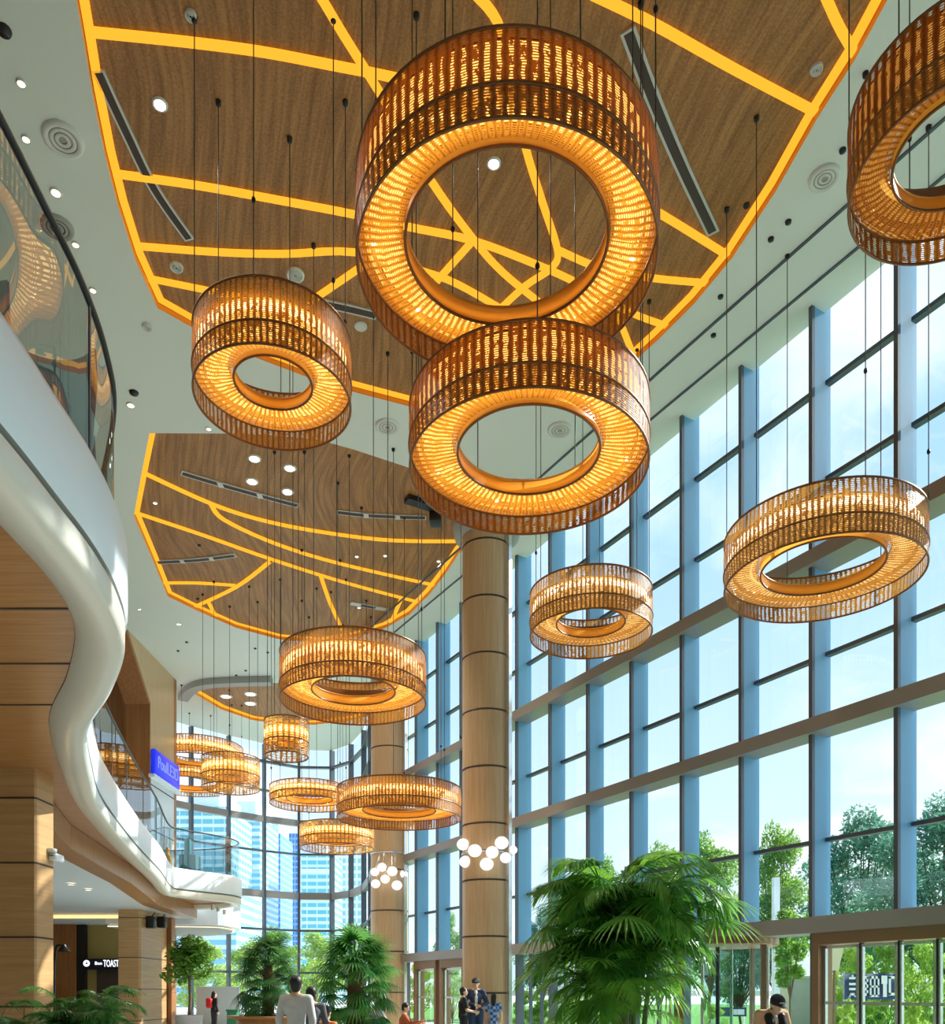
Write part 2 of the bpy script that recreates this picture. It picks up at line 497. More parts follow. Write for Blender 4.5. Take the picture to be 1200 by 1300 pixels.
L1 = [[(113, 40), (230, 52), (330, 65), (420, 82), (505, 99), (600, 122)],
      [(398, -20), (440, 50), (490, 130), (548, 230), (600, 302), (640, 347), (700, 395), (745, 428)],
      [(145, 220), (250, 235), (350, 253), (450, 272), (520, 288), (600, 305), (680, 335), (735, 360), (800, 396), (848, 414)],
      [(172, 312), (280, 320), (360, 322), (450, 320), (540, 345), (582, 361), (637, 392)],
      [(188, 353), (262, 368), (310, 378)],
      [(392, 384), (452, 343), (478, 325)],
      [(548, 364), (598, 308)],
      [(600, -12), (632, 28), (652, 100), (667, 185), (690, 260), (708, 318), (700, 340), (668, 362), (637, 390)],
      [(708, 317), (765, 341), (830, 353), (898, 359)],
      [(752, -8), (830, 30), (930, 86), (1036, 142)],
      [(1046, -10), (1066, 34), (1087, 70)],
      [(760, 228), (840, 272), (924, 324)],
      [(784, 400), (796, 430), (806, 456)]]
L2 = [[(180, 599), (270, 640), (340, 662), (420, 677), (500, 686), (594, 687)],
      [(268, 640), (285, 660), (350, 690), (430, 715), (552, 743)],
      [(170, 650), (260, 680), (345, 710), (440, 740), (534, 765)],
      [(345, 711), (300, 745), (243, 772)], [(206, 740), (250, 740), (299, 743)], [(265, 765), (277, 788)],
      [(407, 730), (419, 765), (435, 800)], [(510, 759), (495, 794)]]
panel1 = wood_panel(poly1, 'largest brown wood ceiling panel crossed by amber light lines above the biggest pendants', L1, .105, .13)
panel2 = wood_panel(poly2, 'mid sized pointed wood ceiling panel with sweeping amber lines beside the round column', L2, .11, .13)
panel3 = wood_panel(poly3, 'small rounded wood ceiling panel at the far end with an amber edge', [], .12, .2)

# seams in the ceiling along the windows
for k, (a, b) in enumerate((((1082, 255), (862, 450)), ((1102, 304), (926, 450)))):
    p, q = U(*a, HC-.01), U(*b, HC-.01)
    d = (q-p).normalized()
    struct(MB().ribbon([(p-d*9).xy, (q+d*17).xy], .05, ZC-.02, ZC+.01).build('trim_%d' % (k+1), M['mull']))
# curved grey rim at the far ceiling
rim = crom([U(x, y, HC-.05).xy for x, y in ((232, 884), (243, 872), (262, 865.5), (300, 863), (345, 862))], 5)
struct(MB().ribbon(rim, .4, ZC-.25, ZC-.01).build('trim_3', M['greyring']))

# ------------------------------------------------------------------ window wall on the right
H_BEAM = (4.62, 7.55)
H_TRANS = (2.67, 5.95, 9.06, 10.75)
DOOR_H = 1.12
Y0, DY = 13.49, 1.42
nwin = 0
def wbay(y0, y1, hs, base=DOOR_H+.1, top=HC, fin=True):
    """one bay of the glazed wall between two fins"""
    global nwin
    nwin += 1
    a = WP(y0, 0, EYE+base)
    t = sroot('window_%d' % nwin, a)
    d = (WP(y1)-WP(y0)).length
    X = Matrix.Translation(WP(y0)) @ Matrix((( wu.x, wn.x, 0, 0), (wu.y, wn.y, 0, 0), (0, 0, 1, 0), (0, 0, 0, 1)))
    g = MB().box((0.02, .40, EYE+base), (d-.02, .412, EYE+top+.3), X); g.build('glass_pane', M['pane'], t)
    f = MB().box((-.045, 0, EYE+base), (.03, .07, EYE+top-.005), X)
    f.build('mullion', M['mull'], t)
    MB().box((-.03, .07, EYE+base), (.028, .50, EYE+top+.3), X).build('fin', M['fin'], t)
    for h in hs:
        MB().box((.03, .34, EYE+h-.035), (d-.045, .46, EYE+h+.035), X).build('transom', M['mull'], t)
    return t
ks = [k for k in range(-6, 13)]
for k in ks:
    wbay(Y0+DY*k, Y0+DY*(k+1), H_TRANS)
def wtrim(name, y0, y1, h0, h1, o0, o1, mat):
    d = (WP(y1)-WP(y0)).length
    X = Matrix.Translation(WP(y0)) @ Matrix((( wu.x, wn.x, 0, 0), (wu.y, wn.y, 0, 0), (0, 0, 1, 0), (0, 0, 0, 1)))
    return struct(MB().box((0, o0, EYE+h0), (d, o1, EYE+h1), X).build(name, mat))
YA, YB = Y0+DY*ks[0], Y0+DY*(ks[-1]+1)
wtrim('trim_4', YA, YB, H_BEAM[0]-.13, H_BEAM[0]+.13, -.10, .42, M['beam'])
wtrim('trim_5', YA, YB, H_BEAM[1]-.13, H_BEAM[1]+.13, -.10, .42, M['beam'])
wtrim('trim_6', YA, YB, DOOR_H-.12, DOOR_H+.16, -.18, .45, M['beam'])
# wall behind the camera, closing the room
struct(MB().box((-20, -8.3, 0), (18.5, -8, ZC)).build('wall_back', M['white_ceiling']))
struct(MB().poly([(18.5, -8.2), (18.7, -8.2), (WP(YA, .3).x+.2, YA), (WP(YA, .1).x, YA)], 0, ZC).build('wall_right', M['white_ceiling']))

# ------------------------------------------------------------------ far curved window wall
def farbay(a, b):
    global nwin
    nwin += 1
    a = Vector((*a, 0)); b = Vector((*b, 0)); d = (b-a).length
    u = (b-a).normalized(); nn = Vector((-u.y, u.x, 0))
    t = sroot('window_%d' % nwin, a)
    X = Matrix.Translation(a) @ Matrix(((u.x, nn.x, 0, 0), (u.y, nn.y, 0, 0), (0, 0, 1, 0), (0, 0, 0, 1)))
    MB().box((.03, .1, 0), (d-.03, .112, ZC), X).build('glass_pane', M['pane'], t)
    MB().box((-.06, -.08, 0), (.06, .16, ZC), X).build('mullion', M['mull'], t)
    for h, th in ((11.15, .05), (9.75, .04), (8.35, .15), (6.8, .04), (4.72, .17), (3.0, .05), (.9, .05)):
        MB().box((0, -.06, EYE+h-th), (d, .16, EYE+h+th), X).build('transom', M['mull'] if th < .1 else M['beam'], t)
for i in range(len(FAR)-1):
    farbay(FAR[i], FAR[i+1])

# ------------------------------------------------------------------ round columns
def column(cx, cy, r):
    t = sroot('column', (cx, cy, 0))
    MB().lathe([(r, 0), (r, ZC-.02)], (cx, cy, 0), 40).build('shaft', M['wood_clad'], t)
    h = -1.45+1.4
    while h < HC-.6:
        MB().lathe([(r+.004, EYE+h-.022), (r+.008, EYE+h-.022), (r+.008, EYE+h+.022), (r+.004, EYE+h+.022)], (cx, cy, 0), 40).build('joint', M['joint'], t)
        h += 1.43
    MB().lathe([(r+.02, ZC-.34), (r+.2, ZC-.30), (r+.26, ZC-.02)], (cx, cy, 0), 40).build('capital', M['greyring'], t)
    # steel service strip on the window side
    a = math.atan2(wn.y, wn.x) - 1.15
    p = Vector((cx, cy, 0)) + Vector((math.cos(a), math.sin(a), 0))*(r+.02)
    MB().box((-.07, -.05, 0), (.07, .09, ZC-.4), Matrix.Translation(p) @ Matrix.Rotation(a-PI/2, 4, 'Z')).build('steel_strip', M['steel'], t)
column(.37, 22.0, .63)
column(-2.95, 30.2, .66)

# ------------------------------------------------------------------ balcony on the left
EDGE = crom([(-2.62, -2.0), (-2.5, 1.0), (-2.44, 3.2), (-2.42, 4.35), (-2.44, 5.0), (-2.47, 5.55), (-2.57, 6.15), (-2.78, 6.8), (-3.3, 7.75), (-4.08, 9.0), (-4.88, 10.9), (-5.6, 12.9), (-6.62, 16.7), (-7.5, 20.4),
             (-8.35, 23.6), (-8.25, 24.3), (-7.75, 25.0), (-7.25, 25.8), (-7.3, 26.8), (-8.2, 27.7), (-9.8, 28.1), (-11.6, 28.2)], 7)
def offs(path, d):                                     # d > 0 moves towards the atrium
    o = []
    for i, p in enumerate(path):
        a = path[max(i-1, 0)]; b = path[min(i+1, len(path)-1)]
        t = (b-a).normalized()
        o.append(Vector((p.x + t.y*d, p.y - t.x*d)))
    return o
def sweep(path, prof, name, mat, parent, smooth=True):
    rings = []
    os_ = {d: offs(path, d) for d in {q[0] for q in prof}}
    for i in range(len(path)):
        rings.append([Vector((os_[d][i].x, os_[d][i].y, EYE+h)) for d, h in prof])
    mb = MB(); mb.loft(rings, False, False, smooth)
    return mb.build(name, mat, parent)
bal = sroot('balcony', (-3, 6, EYE+2.7))
sweep(EDGE, [(-.36, 2.80), (-.30, 2.70), (-.14, 2.66), (-.04, 2.67), (0, 2.71), (.0, 2.86)], 'underside_band', M['soffit'], bal)
sweep(EDGE, [(0, 2.86), (-.05, 2.865), (-.05, 2.905), (-.0, 2.91)], 'shadow_groove', M['greyring'], bal, False)
sweep(EDGE, [(-.0, 2.91), (.02, 2.95), (.02, 3.42), (.0, 3.48), (-.06, 3.50), (-.30, 3.50)], 'fascia', M['white_plaster'], bal)
sweep(EDGE, [(-.36, 2.80), (-.37, 2.83)], 'edge_gap', M['joint'], bal, False)
inn = offs(EDGE, -.28)
MB().poly([(p.x, p.y) for p in inn] + [(-19, 28.2), (-19, -2)], EYE+3.3, EYE+3.46).build('deck', M['floor'], bal)
inn2 = offs(EDGE, -.35)
sof = sroot('ceiling_lower', (-6, 10, EYE+2.8))
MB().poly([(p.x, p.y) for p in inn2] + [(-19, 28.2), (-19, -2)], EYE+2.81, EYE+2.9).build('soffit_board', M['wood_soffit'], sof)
for y in (4.95, 6.25, 7.3, 8.35):                       # joints between the soffit boards
    MB().box((-9, y-.012, EYE+2.803), (-2.9 - max(0, (y-6.8))*.62, y+.012, EYE+2.812)).build('board_joint', M['joint'], sof)
MB().box((-3.86, 2, EYE+2.803), (-3.836, 4.95, EYE+2.812)).build('board_joint', M['joint'], sof)

# glass balustrade: separate panes under one dark handrail
railp = offs(EDGE, -.08)
rl = thing('glass_railing', 'curved frameless glass railing with a dark handrail along the white balcony edge', 'railing', (-2.6, 5, EYE+3.5))
cut = [0, 13, 27, 45, 59, 72, 84, 96, 107]
acc = 0; cuts = [0]; L = 0
for i in range(1, len(railp)):
    L += (railp[i]-railp[i-1]).length
    if L > 1.75: cuts.append(i); L = 0
cuts.append(len(railp)-1)
for a, b in zip(cuts, cuts[1:]):
    seg = railp[a:b+1]
    if len(seg) < 2: continue
    rings = [[Vector((p.x, p.y, EYE+3.44)), Vector((p.x, p.y, EYE+4.6))] for p in seg]
    o = MB().loft(rings, False, False, True).build('glass_pane', M['rail_glass'], rl)
    p = seg[-1]
    MB().cbox((p.x, p.y, EYE+4.03), (.012, .02, 1.12)).build('pane_joint', M['mull'], rl)
MB().tube([Vector((p.x, p.y, EYE+4.62)) for p in railp], .022, 6).build('handrail', M['black'], rl)

# rear ledge under the far end of the balcony
led = sroot('balcony_ledge', (-10, 31, EYE+2.2))
LEDGE = [(-12.3, 28.5), (-9.0, 28.9), (-8.4, 29.8), (-8.5, 31.2), (-9.2, 32.6), (-10.4, 33.6), (-12.3, 34.0)]
lp = crom([Vector(p) for p in LEDGE], 5)
MB().poly([(p.x, p.y) for p in lp], EYE+2.25, EYE+3.2).build('ledge_slab', M['white_plaster'], led)
MB().poly([(p.x, p.y) for p in offs(lp, -.3)], EYE+2.15, EYE+2.26).build('ledge_underside', M['greyring'], led)
MB().ribbon([p.xy for p in offs(lp, -.22)], .06, EYE+2.17, EYE+2.2).build('light_strip', emis('pale ledge light', (1, .93, .7), 1.2), led)

# ------------------------------------------------------------------ left walls and the wood portal
XW = -11.45
struct(MB().box((-19.3, -8, 0), (-19, 34, ZC)).build('wall_left', M['wood_horiz']))
por = sroot('wall_portal', (XW, 30, EYE+3.4))
mb = MB()
# face of the portal (plane x = XW) with a chamfered opening towards the camera
z_ = lambda h: EYE+h
face = [(28.25, HC), (32.6, HC), (32.6, 3.3), (30.25, 3.3), (30.25, 10.25)]
def slabx(pts, x0, x1):
    m_ = MB(); n = len(pts)
    tri = tessellate_polygon([[Vector((y, h, 0)) for y, h in pts]])
    va = [Vector((x0, y, EYE+h)) for y, h in pts]; vb = [Vector((x1, y, EYE+h)) for y, h in pts]
    m_.add(va, [tuple(t) for t in tri]); m_.add(vb, [tuple(reversed(t)) for t in tri])
    m_.add(va+vb, [(k, (k+1) % n, n+(k+1) % n, n+k) for k in range(n)])
    return m_
slabx(face, XW, XW-.9).build('portal_face', M['wood_clad'], por)
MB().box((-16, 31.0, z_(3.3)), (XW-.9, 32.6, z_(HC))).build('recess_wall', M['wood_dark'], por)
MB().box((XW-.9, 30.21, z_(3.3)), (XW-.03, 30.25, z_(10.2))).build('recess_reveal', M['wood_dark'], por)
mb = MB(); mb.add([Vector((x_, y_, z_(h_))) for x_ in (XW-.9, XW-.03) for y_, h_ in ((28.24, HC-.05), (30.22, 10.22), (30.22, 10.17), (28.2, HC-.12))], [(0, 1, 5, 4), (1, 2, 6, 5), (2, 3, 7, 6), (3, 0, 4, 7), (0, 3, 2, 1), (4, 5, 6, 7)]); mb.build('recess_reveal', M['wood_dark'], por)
for h in (8.2, 5.6):
    MB().box((XW-3.5, 30.98, z_(h)-.02), (XW-.9, 31.0, z_(h)+.02)).build('joint', M['joint'], por)
MB().box((XW, 30.26, z_(3.3)), (XW+.012, 32.58, z_(8.3))).build('lit_wood_patch', pbr('lit portal wood', (.72, .76, .80), .25, coat=.3), por)  # pale sheet paints the lit lower part of the wood face
for h in (8.28, 7.35, 5.75):
    MB().box((XW+.012, 30.25, z_(h)-.02), (XW+.02, 32.6, z_(h)+.02)).build('joint', M['joint'], por)
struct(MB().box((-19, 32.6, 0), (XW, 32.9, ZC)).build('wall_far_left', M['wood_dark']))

# ground floor below the balcony: square columns, shop wall, dropped ceiling
def square_column(x0, x1, y0, y1, ztop, joints, cham):
    t = sroot('column', ((x0+x1)/2, (y0+y1)/2, 0))
    out = [(x0, y0), (x1-cham, y0), (x1, y0+cham*1.3), (x1, y1), (x0, y1)]
    MB().poly(out, 0, ztop).build('shaft', M['wood_horiz'], t)
    for h in joints:
        MB().poly([(x0-.004, y0-.004), (x1-cham+.002, y0-.004), (x1+.004, y0+cham*1.3), (x1+.004, y1), (x0-.004, y1)], EYE+h-.012, EYE+h+.012).build('joint', M['joint'], t)
    return t
square_column(-7.4, -5.52, 10.75, 11.2, EYE+2.82, [2.44, 1.62, .68, -.2], .02)
square_column(-10.62, -9.96, 25.5, 27.7, EYE+2.82, [2.2, 1.0, .05, -.9], .05)
struct(MB().box((-10.3, 27.75, 0), (-9.82, 28.1, EYE+2.4)).build('trim_9', M['wood_dark']))
shop = sroot('wall_shop', (-14, 31, 0))
MB().box((-19, 31.6, 0), (XW, 31.9, EYE+3.3)).build('back_wall', pbr('olive shop wall', (.46, .36, .12), .5), shop)  # back wall in one even olive colour
MB().box((-14.62, 31.4, 0), (-14.3, 31.7, EYE+2.8)).build('door_post', M['black'], shop)
MB().box((-17, 31.3, 0), (-14.62, 31.6, EYE+2.8)).build('wood_panel', M['wood_dark'], shop)
MB().box((-13.9, 31.45, 0), (-11.6, 31.6, EYE+1.0)).build('doorway_shade', M['joint'], shop)  # flat dark slab paints the shade inside a doorway
struct(MB().poly([(-19, 15), (-7.2, 14.2), (-8.0, 19), (-9.2, 24), (-9.4, 28), (-9.5, 31.6), (-19, 31.6)], EYE+2.45, EYE+2.75).build('ceiling_shop', M['white_plaster']))
struct(MB().ribbon([(-6.0, 11.25), (-6.55, 12.9), (-7.0, 14.3), (-7.85, 19), (-9.05, 24), (-9.3, 28)], .45, EYE+2.4, EYE+2.8).build('trim_7', M['wood_soffit']))
struct(MB().box((-15.5, 27.5, EYE+2.36), (-10, 27.7, EYE+2.44)).build('trim_8', emis('cove light', (1, .62, .22), 1.6)))
# ================================================================== WOVEN RING PENDANTS
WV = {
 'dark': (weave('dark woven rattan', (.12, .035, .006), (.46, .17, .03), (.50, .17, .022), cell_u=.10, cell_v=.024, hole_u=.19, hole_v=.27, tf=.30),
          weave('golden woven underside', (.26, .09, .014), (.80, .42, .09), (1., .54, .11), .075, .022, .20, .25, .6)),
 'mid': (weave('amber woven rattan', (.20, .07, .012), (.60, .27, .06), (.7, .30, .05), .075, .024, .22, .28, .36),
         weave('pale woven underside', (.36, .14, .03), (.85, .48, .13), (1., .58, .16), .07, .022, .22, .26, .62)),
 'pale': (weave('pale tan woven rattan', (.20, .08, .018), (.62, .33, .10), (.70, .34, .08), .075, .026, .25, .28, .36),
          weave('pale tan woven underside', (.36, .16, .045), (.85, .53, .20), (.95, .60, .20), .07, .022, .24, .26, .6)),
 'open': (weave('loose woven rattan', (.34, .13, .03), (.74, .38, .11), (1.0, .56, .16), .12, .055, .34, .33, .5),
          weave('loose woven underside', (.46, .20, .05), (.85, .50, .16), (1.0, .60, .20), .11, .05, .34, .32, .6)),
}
def inside(p, poly):
    r = False
    for i in range(len(poly)):
        a, b = poly[i-1], poly[i]
        if (a.y > p.y) != (b.y > p.y) and p.x < (b.x-a.x)*(p.y-a.y)/(b.y-a.y)+a.x: r = not r
    return r
def ring_lamp(label, px, py_far, y, R_, r_, H, kind='mid', ncab=6, lip=.35, h=None, tube=1.0, a_off=0.0, bulbs=7, collar=.12, panel=True, xoff=0., dim=False):
    """px: picture column of the centre, py_far: row of the far bottom edge, y: depth of the centre"""
    x = PX(px, y) + xoff
    if h is None:
        dist = math.hypot(x, y)
        h = (CY - py_far)/FPX*(y + R_*y/dist)
    z0 = EYE + h
    t = thing('woven_ring_pendant', label, 'pendant lamp', (x, y, z0), 'woven ring pendants')
    out_m, low_m = WV[kind]
    c = Vector((x, y, z0)); za = z0 + H*lip; zt = z0 + H
    N = 72 if R_ > .9 else 48
    uvw = lambda p: ((math.atan2(p.y-y, p.x-x) % (2*PI))*R_, p.z, 2*PI*R_)
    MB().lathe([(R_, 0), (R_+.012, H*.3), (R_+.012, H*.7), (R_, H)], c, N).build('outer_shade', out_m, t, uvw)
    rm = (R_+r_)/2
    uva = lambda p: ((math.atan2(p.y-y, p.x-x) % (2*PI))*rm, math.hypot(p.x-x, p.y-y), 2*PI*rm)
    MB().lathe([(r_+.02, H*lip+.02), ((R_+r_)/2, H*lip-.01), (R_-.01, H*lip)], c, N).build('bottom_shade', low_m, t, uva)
    MB().lathe([(r_, H*lip-.04), (r_, H*lip+collar)], c, N).build('inner_collar', M['amber'], t)
    def torus(rr, zz, tr): return MB().tube([Vector((x+rr*math.cos(2*PI*k/N), y+rr*math.sin(2*PI*k/N), zz)) for k in range(N+1)], tr, 6, False)
    torus(r_, z0+H*lip-.04, .016).build('collar_edge', M['rim'], t)
    torus(r_, z0+H*lip+collar, .012).build('collar_edge', M['collar'], t)
    torus(R_, zt, .016).build('top_rim', M['rim'], t)
    torus(R_+.01, za, .014).build('seam_rim', M['rim'], t)
    torus(R_, z0, .016).build('bottom_rim', M['rim'], t)
    rb_ = R_*.82+r_*.18
    lo_ = H*(lip+.05); ht = .95 if kind == 'dark' else .76
    MB().lathe([(rb_-.02, lo_), (rb_+.02, lo_), (rb_+.02, H*ht)], c, 48).build('light_band', M['tube_dim' if dim else 'tube_pale' if kind == 'pale' else 'tube'], t)
    MB().lathe([(rb_-.03, lo_), (rb_-.03, H*ht+.01), (rb_+.03, H*ht+.01), (rb_-.022, H*ht), (rb_-.022, lo_), (rb_-.03, lo_)], c, 48).build('reflector', M['rim'], t)
    if kind in ('mid', 'pale', 'open'):
        MB().lathe([(rb_+.022, H*.56), (rb_+.045, H*.58), (rb_+.045, H*.70), (rb_+.022, H*.72)], c, 48).build('light_line', M['line_pale' if kind == 'pale' else 'tube_line'], t)
    zd = H*lip+.10
    MB().lathe([(r_+.07, zd), (rb_-.04, zd)], c, 48).build('underside_light', M['tube_dim' if dim else 'low_pale' if kind == 'pale' else 'tube_low'], t)
    MB().lathe([(r_+.06, zd+.004), (r_+.06, zd+.02), (rb_-.035, zd+.02), (rb_-.035, zd+.004), (r_+.06, zd+.004)], c, 48).build('light_tray', M['rim'], t)
    for k in range(bulbs):
        a = 2*PI*(k+.35)/bulbs + a_off
        p = c + Vector((math.cos(a)*(R_-.13), math.sin(a)*(R_-.13), H*.52))
        MB().ball(p, .03, 8, 6).build('bulb', M['bulb'], t)
    angs = [math.radians(q_) for q_ in ncab] if isinstance(ncab, list) else [2*PI*(k+.5)/ncab + a_off for k in range(ncab)]
    for a in angs:
        p = c + Vector((math.cos(a)*R_, math.sin(a)*R_, H))
        top = ZC + (REC if any(inside(p, q_) for q_ in (poly1, poly2, poly3)) else 0)
        cb = MB().tube([p, Vector((p.x, p.y, top))], .0075, 5).build('suspension_cable', M['cable'], t)
        q = MB().lathe([(.0, -.05), (.035, -.05), (.04, 0)], (p.x, p.y, top), 10).build('ceiling_cap', M['black'], t)
        q.parent = cb
        if R.random() < .45: MB().ball((p.x, p.y, p.z+R.uniform(.3, 1.4)), .026, 8, 6, (1, 1, 1.5)).build('cable_grip', M['black'], t).parent = cb
    return t
ring_lamp('largest dark amber woven ring, amber ceiling lines seen through its hole', 643, 478, 8.6, 1.50, 1.02, .76, 'dark', 8, .37, collar=.16, bulbs=9)
ring_lamp('big dark woven ring hanging just under the largest one, pale ceiling seen through its hole', 671, 678, 10.2, 1.417, .85, .70, 'dark', [-90, -30, 10, 60, 115, 165, -165], .36, collar=.14, bulbs=8)
ring_lamp('golden woven ring hanging apart to the left of the largest one, beside the glass balustrade', 347, 570, 11.1, 1.0, .50, .80, 'mid', 6, .34)
ring_lamp('dark woven ring cut off by the top right edge of the photo, near the windows', 1224, 322, 8.7, 1.08, .66, .80, 'dark', 6, .34, collar=.10, panel=False, dim=True)
ring_lamp('pale brown woven ring close to the tall windows, its wide hole crossed by a beam', 1044, 787, 12.5, 1.38, .86, .72, 'pale', 6, .34, panel=False)
ring_lamp('small pale woven ring hanging in front of the windows just right of the round column', 750, 836, 15.5, 1.10, .62, .75, 'pale', 6, .34, panel=False)
ring_lamp('orange woven drum ring hanging below the pointed wood panel, left of the near round column', 449, 920, 15.0, 1.27, .73, .80, 'mid', 8, .3)
ring_lamp('smallest woven drum hanging alone under the far wood panel', 363.5, 968, 18.8, .475, .26, .78, 'open', 4, .4, bulbs=4, panel=False)
ring_lamp('shallow pale woven ring partly hidden behind the wide golden ring near the far column', 393, 1031, 24.5, 1.12, .66, .47, 'open', 6, .4, panel=False)
ring_lamp('wide golden woven ring hanging between the two round columns', 507, 1054, 20.3, 1.47, .87, .68, 'mid', 8, .34, a_off=.39)
ring_lamp('lowest woven drum, hanging over the fan palms below the wide golden ring', 428, 1085, 27.0, 1.16, .62, .72, 'open', 6, .4, panel=False)
ring_lamp('upper orange woven ring of the far cluster, cut off by the blue signed wall', 250, 985, 35.2, 1.85, 1.2, .75, 'open', 6, .42, panel=False)
ring_lamp('round open woven ring overlapping its neighbours in the far cluster, right of the blue sign', 293, 1009, 26.0, .86, .5, .9, 'open', 5, .4, panel=False)
ring_lamp('lowest pale woven ring of the far cluster, half hidden by the signed wall', 240, 1011, 35.0, 1.8, 1.2, .45, 'open', 5, .4, panel=False)

# ================================================================== CEILING FIXTURES
def slot(label, pts, wd, h, name='slot_diffuser', segs=0):
    pts = [U(x, y, h).xy for x, y in pts]
    if len(pts) > 2: pts = crom(pts, 6)
    z = EYE + h
    c = pts[len(pts)//2]
    t = thing(name, label, 'air vent', (c.x, c.y, z))
    MB().ribbon(pts, wd, z-.03, z).build('vent_frame', M['vent'], t)
    MB().ribbon([pts[0].lerp(pts[1], .3)] + pts[1:-1] + [pts[-1].lerp(pts[-2], .3)], wd*.62, z-.036, z-.029).build('vent_slot', M['joint'], t)
    for k in range(segs):
        p = pts[0].lerp(pts[-1], (k+1)/(segs+1)) if len(pts) <= 2 else pts[int((k+1)/(segs+1)*(len(pts)-1))]
        MB().cbox((p.x, p.y, z-.037), (.12, .2, .008)).build('divider', M['vent'], t)
    return t
HP = HC + REC
slot('long curved slot vent at the left of the largest wood panel', [(124, 87), (160, 165), (196, 238), (241, 303)], .17, HP)
slot('long slot vent on the largest wood panel, right of the largest ring', [(797, 36), (830, 125), (866, 210), (906, 295)], .2, HP)
slot('short slot vent beside the golden ring at the lower edge of the largest wood panel', [(412, 384), (445, 391), (478, 399)], .2, HP)
slot('long slot vent near the four round lights on the pointed wood panel', [(230, 599), (280, 614), (330, 628), (379, 641)], .2, HP, segs=2)
slot('slot vent at the right of the pointed wood panel near the column', [(428, 649), (465, 653), (505, 655), (541, 656)], .2, HP, segs=2)
slot('slot vent at the left edge of the pointed wood panel', [(199, 713), (250, 710), (299, 704)], .2, HP, segs=2)
slot('shortest slot vent near the lower tip of the pointed wood panel', [(445, 765), (490, 773)], .22, HP)

def downlight(label, px, py, h, r, lens, group=None):
    p = U(px, py, h)
    t = thing('downlight', label, 'ceiling light', p, group)
    MB().lathe([(r*.82, -.012), (r, -.03), (r*1.18, -.012), (r*1.2, 0)], p, 18).build('trim_ring', M['disc'], t)
    MB().lathe([(.0, -.02), (r*.84, -.02)], p, 18).build('lens', lens, t)
    if lens is not M['disc'] and h > 5:
        ld = bpy.data.lights.new('downlight_beam', 'SPOT'); ld.energy = 300 if lens is M['down'] else 70; ld.color = (1, .92, .8); ld.spot_size = 1.9; ld.spot_blend = .6; ld.shadow_soft_size = .08
        lo = bpy.data.objects.new('downlight_beam', ld); COL.objects.link(lo); lo.parent = t; lo.location = (0, 0, -.06)
    return t
downlight('bright round downlight on the largest wood panel beside the long curved vent', 203, 132, HP, .09, M['down'])
downlight('bright round downlight seen through the hole of the largest ring', 627, 207, HP, .09, M['down'])
downlight('dim round downlight above the golden ring on the lower edge of the largest wood panel', 458, 414, HP, .10, M['disc'])
for (x, y), w_ in zip(((323, 582), (368, 594), (320, 611), (365, 624)), ('upper left', 'upper right', 'lower left', 'lower right')):
    downlight('%s light of the square of four on the pointed wood panel' % w_, x, y, HP, .13, M['down'])
for x, y, l in ((27, 105, 'tiny warm spotlight at the top left above the glass balustrade'),
                (33, 176, 'tiny warm spotlight directly left of the round grey speaker'),
                (71, 244, 'warm spotlight between the two grey speakers over the balustrade'),
                (96, 310, 'tiny spotlight below the dark speaker over the balustrade'),
                (118, 368, 'tiny spotlight beside the middle of the glass handrail'),
                (166, 514, 'warm spotlight by the end of the handrail next to a black hole'),
                (177, 773, 'tiny spotlight left of the lowest corner of the pointed wood panel'),
                (227, 792, 'faint spotlight in the pale ceiling below the pointed wood panel'),
                (265, 551-7, 'tiny spotlight in the ceiling between the two large wood panels')):
    downlight(l, x, y, HC, .055 if 'tiny' in l else .075, M['downwarm'])
for x, y, l in ((287, 884, 'left ceiling light'), (318, 881, 'middle ceiling light'), (318, 893, 'small lower ceiling light')):
    downlight(l + ' on the far rounded wood panel', x, y, HP, .22, M['down'])
for x, y, l in ((197, 638, 'pinhole light on the dark left part of the pointed wood panel'), (453, 706, 'pinhole light between two amber lines right of the cables'), (489, 705, 'pinhole light second right of the cables on the pointed panel'),
                (557, 712, 'pinhole light near the right corner of the pointed wood panel'), (456, 771, 'pinhole light beside the shortest slot vent')):
    downlight(l, x, y, HP, .05, M['down'])
def grille(label, px, py, h, r, m1, m2):
    p = U(px, py, h)
    t = thing('ceiling_speaker', label, 'speaker', p)
    MB().lathe([(r*.7, -.03), (r*.86, -.05), (r, -.03), (r*1.02, 0)], p, 28).build('bezel', m1, t)
    for q in (.56, .3):
        MB().lathe([(r*(q-.1), -.03), (r*q, -.045), (r*(q+.09), -.03)], p, 24).build('grille_ring', m1, t)
    MB().lathe([(0, -.022), (r*.72, -.022)], p, 24).build('grille_back', m2, t)
    return t
grille('round grey speaker in the dim ceiling above the glass balustrade', 80, 176, HC, .27, M['disc'], M['greyring'])
grille('dark round speaker half hidden by the balustrade handrail', 73, 288, HC, .24, M['greyring'], M['black'])
grille('round white speaker in the pale ceiling beside the windows', 1047, 225, HC, .22, M['disc'], M['greyring'])
grille('round white speaker just left of the dark ring under the largest one', 492, 541, HC, .26, M['disc'], M['greyring'])
grille('round white speaker seen through the hole of the second dark ring', 711, 545, HC, .26, M['disc'], M['greyring'])
grille('round white speaker directly above the golden ring', 375, 348, HP, .15, M['disc'], M['greyring'])
grille('small white speaker on the left of the largest wood panel', 224, 338, HP, .11, M['disc'], M['greyring'])
grille('small round speaker at the top of the largest wood panel', 242, 18, HP, .07, M['disc'], M['black'])
grille('small round speaker at the top right corner of the largest wood panel', 1037, 86, HP, .08, M['disc'], M['greyring'])
grille('tiny white detector left of the golden ring in the dim ceiling', 187, 414, HC, .09, M['disc'], M['greyring'])
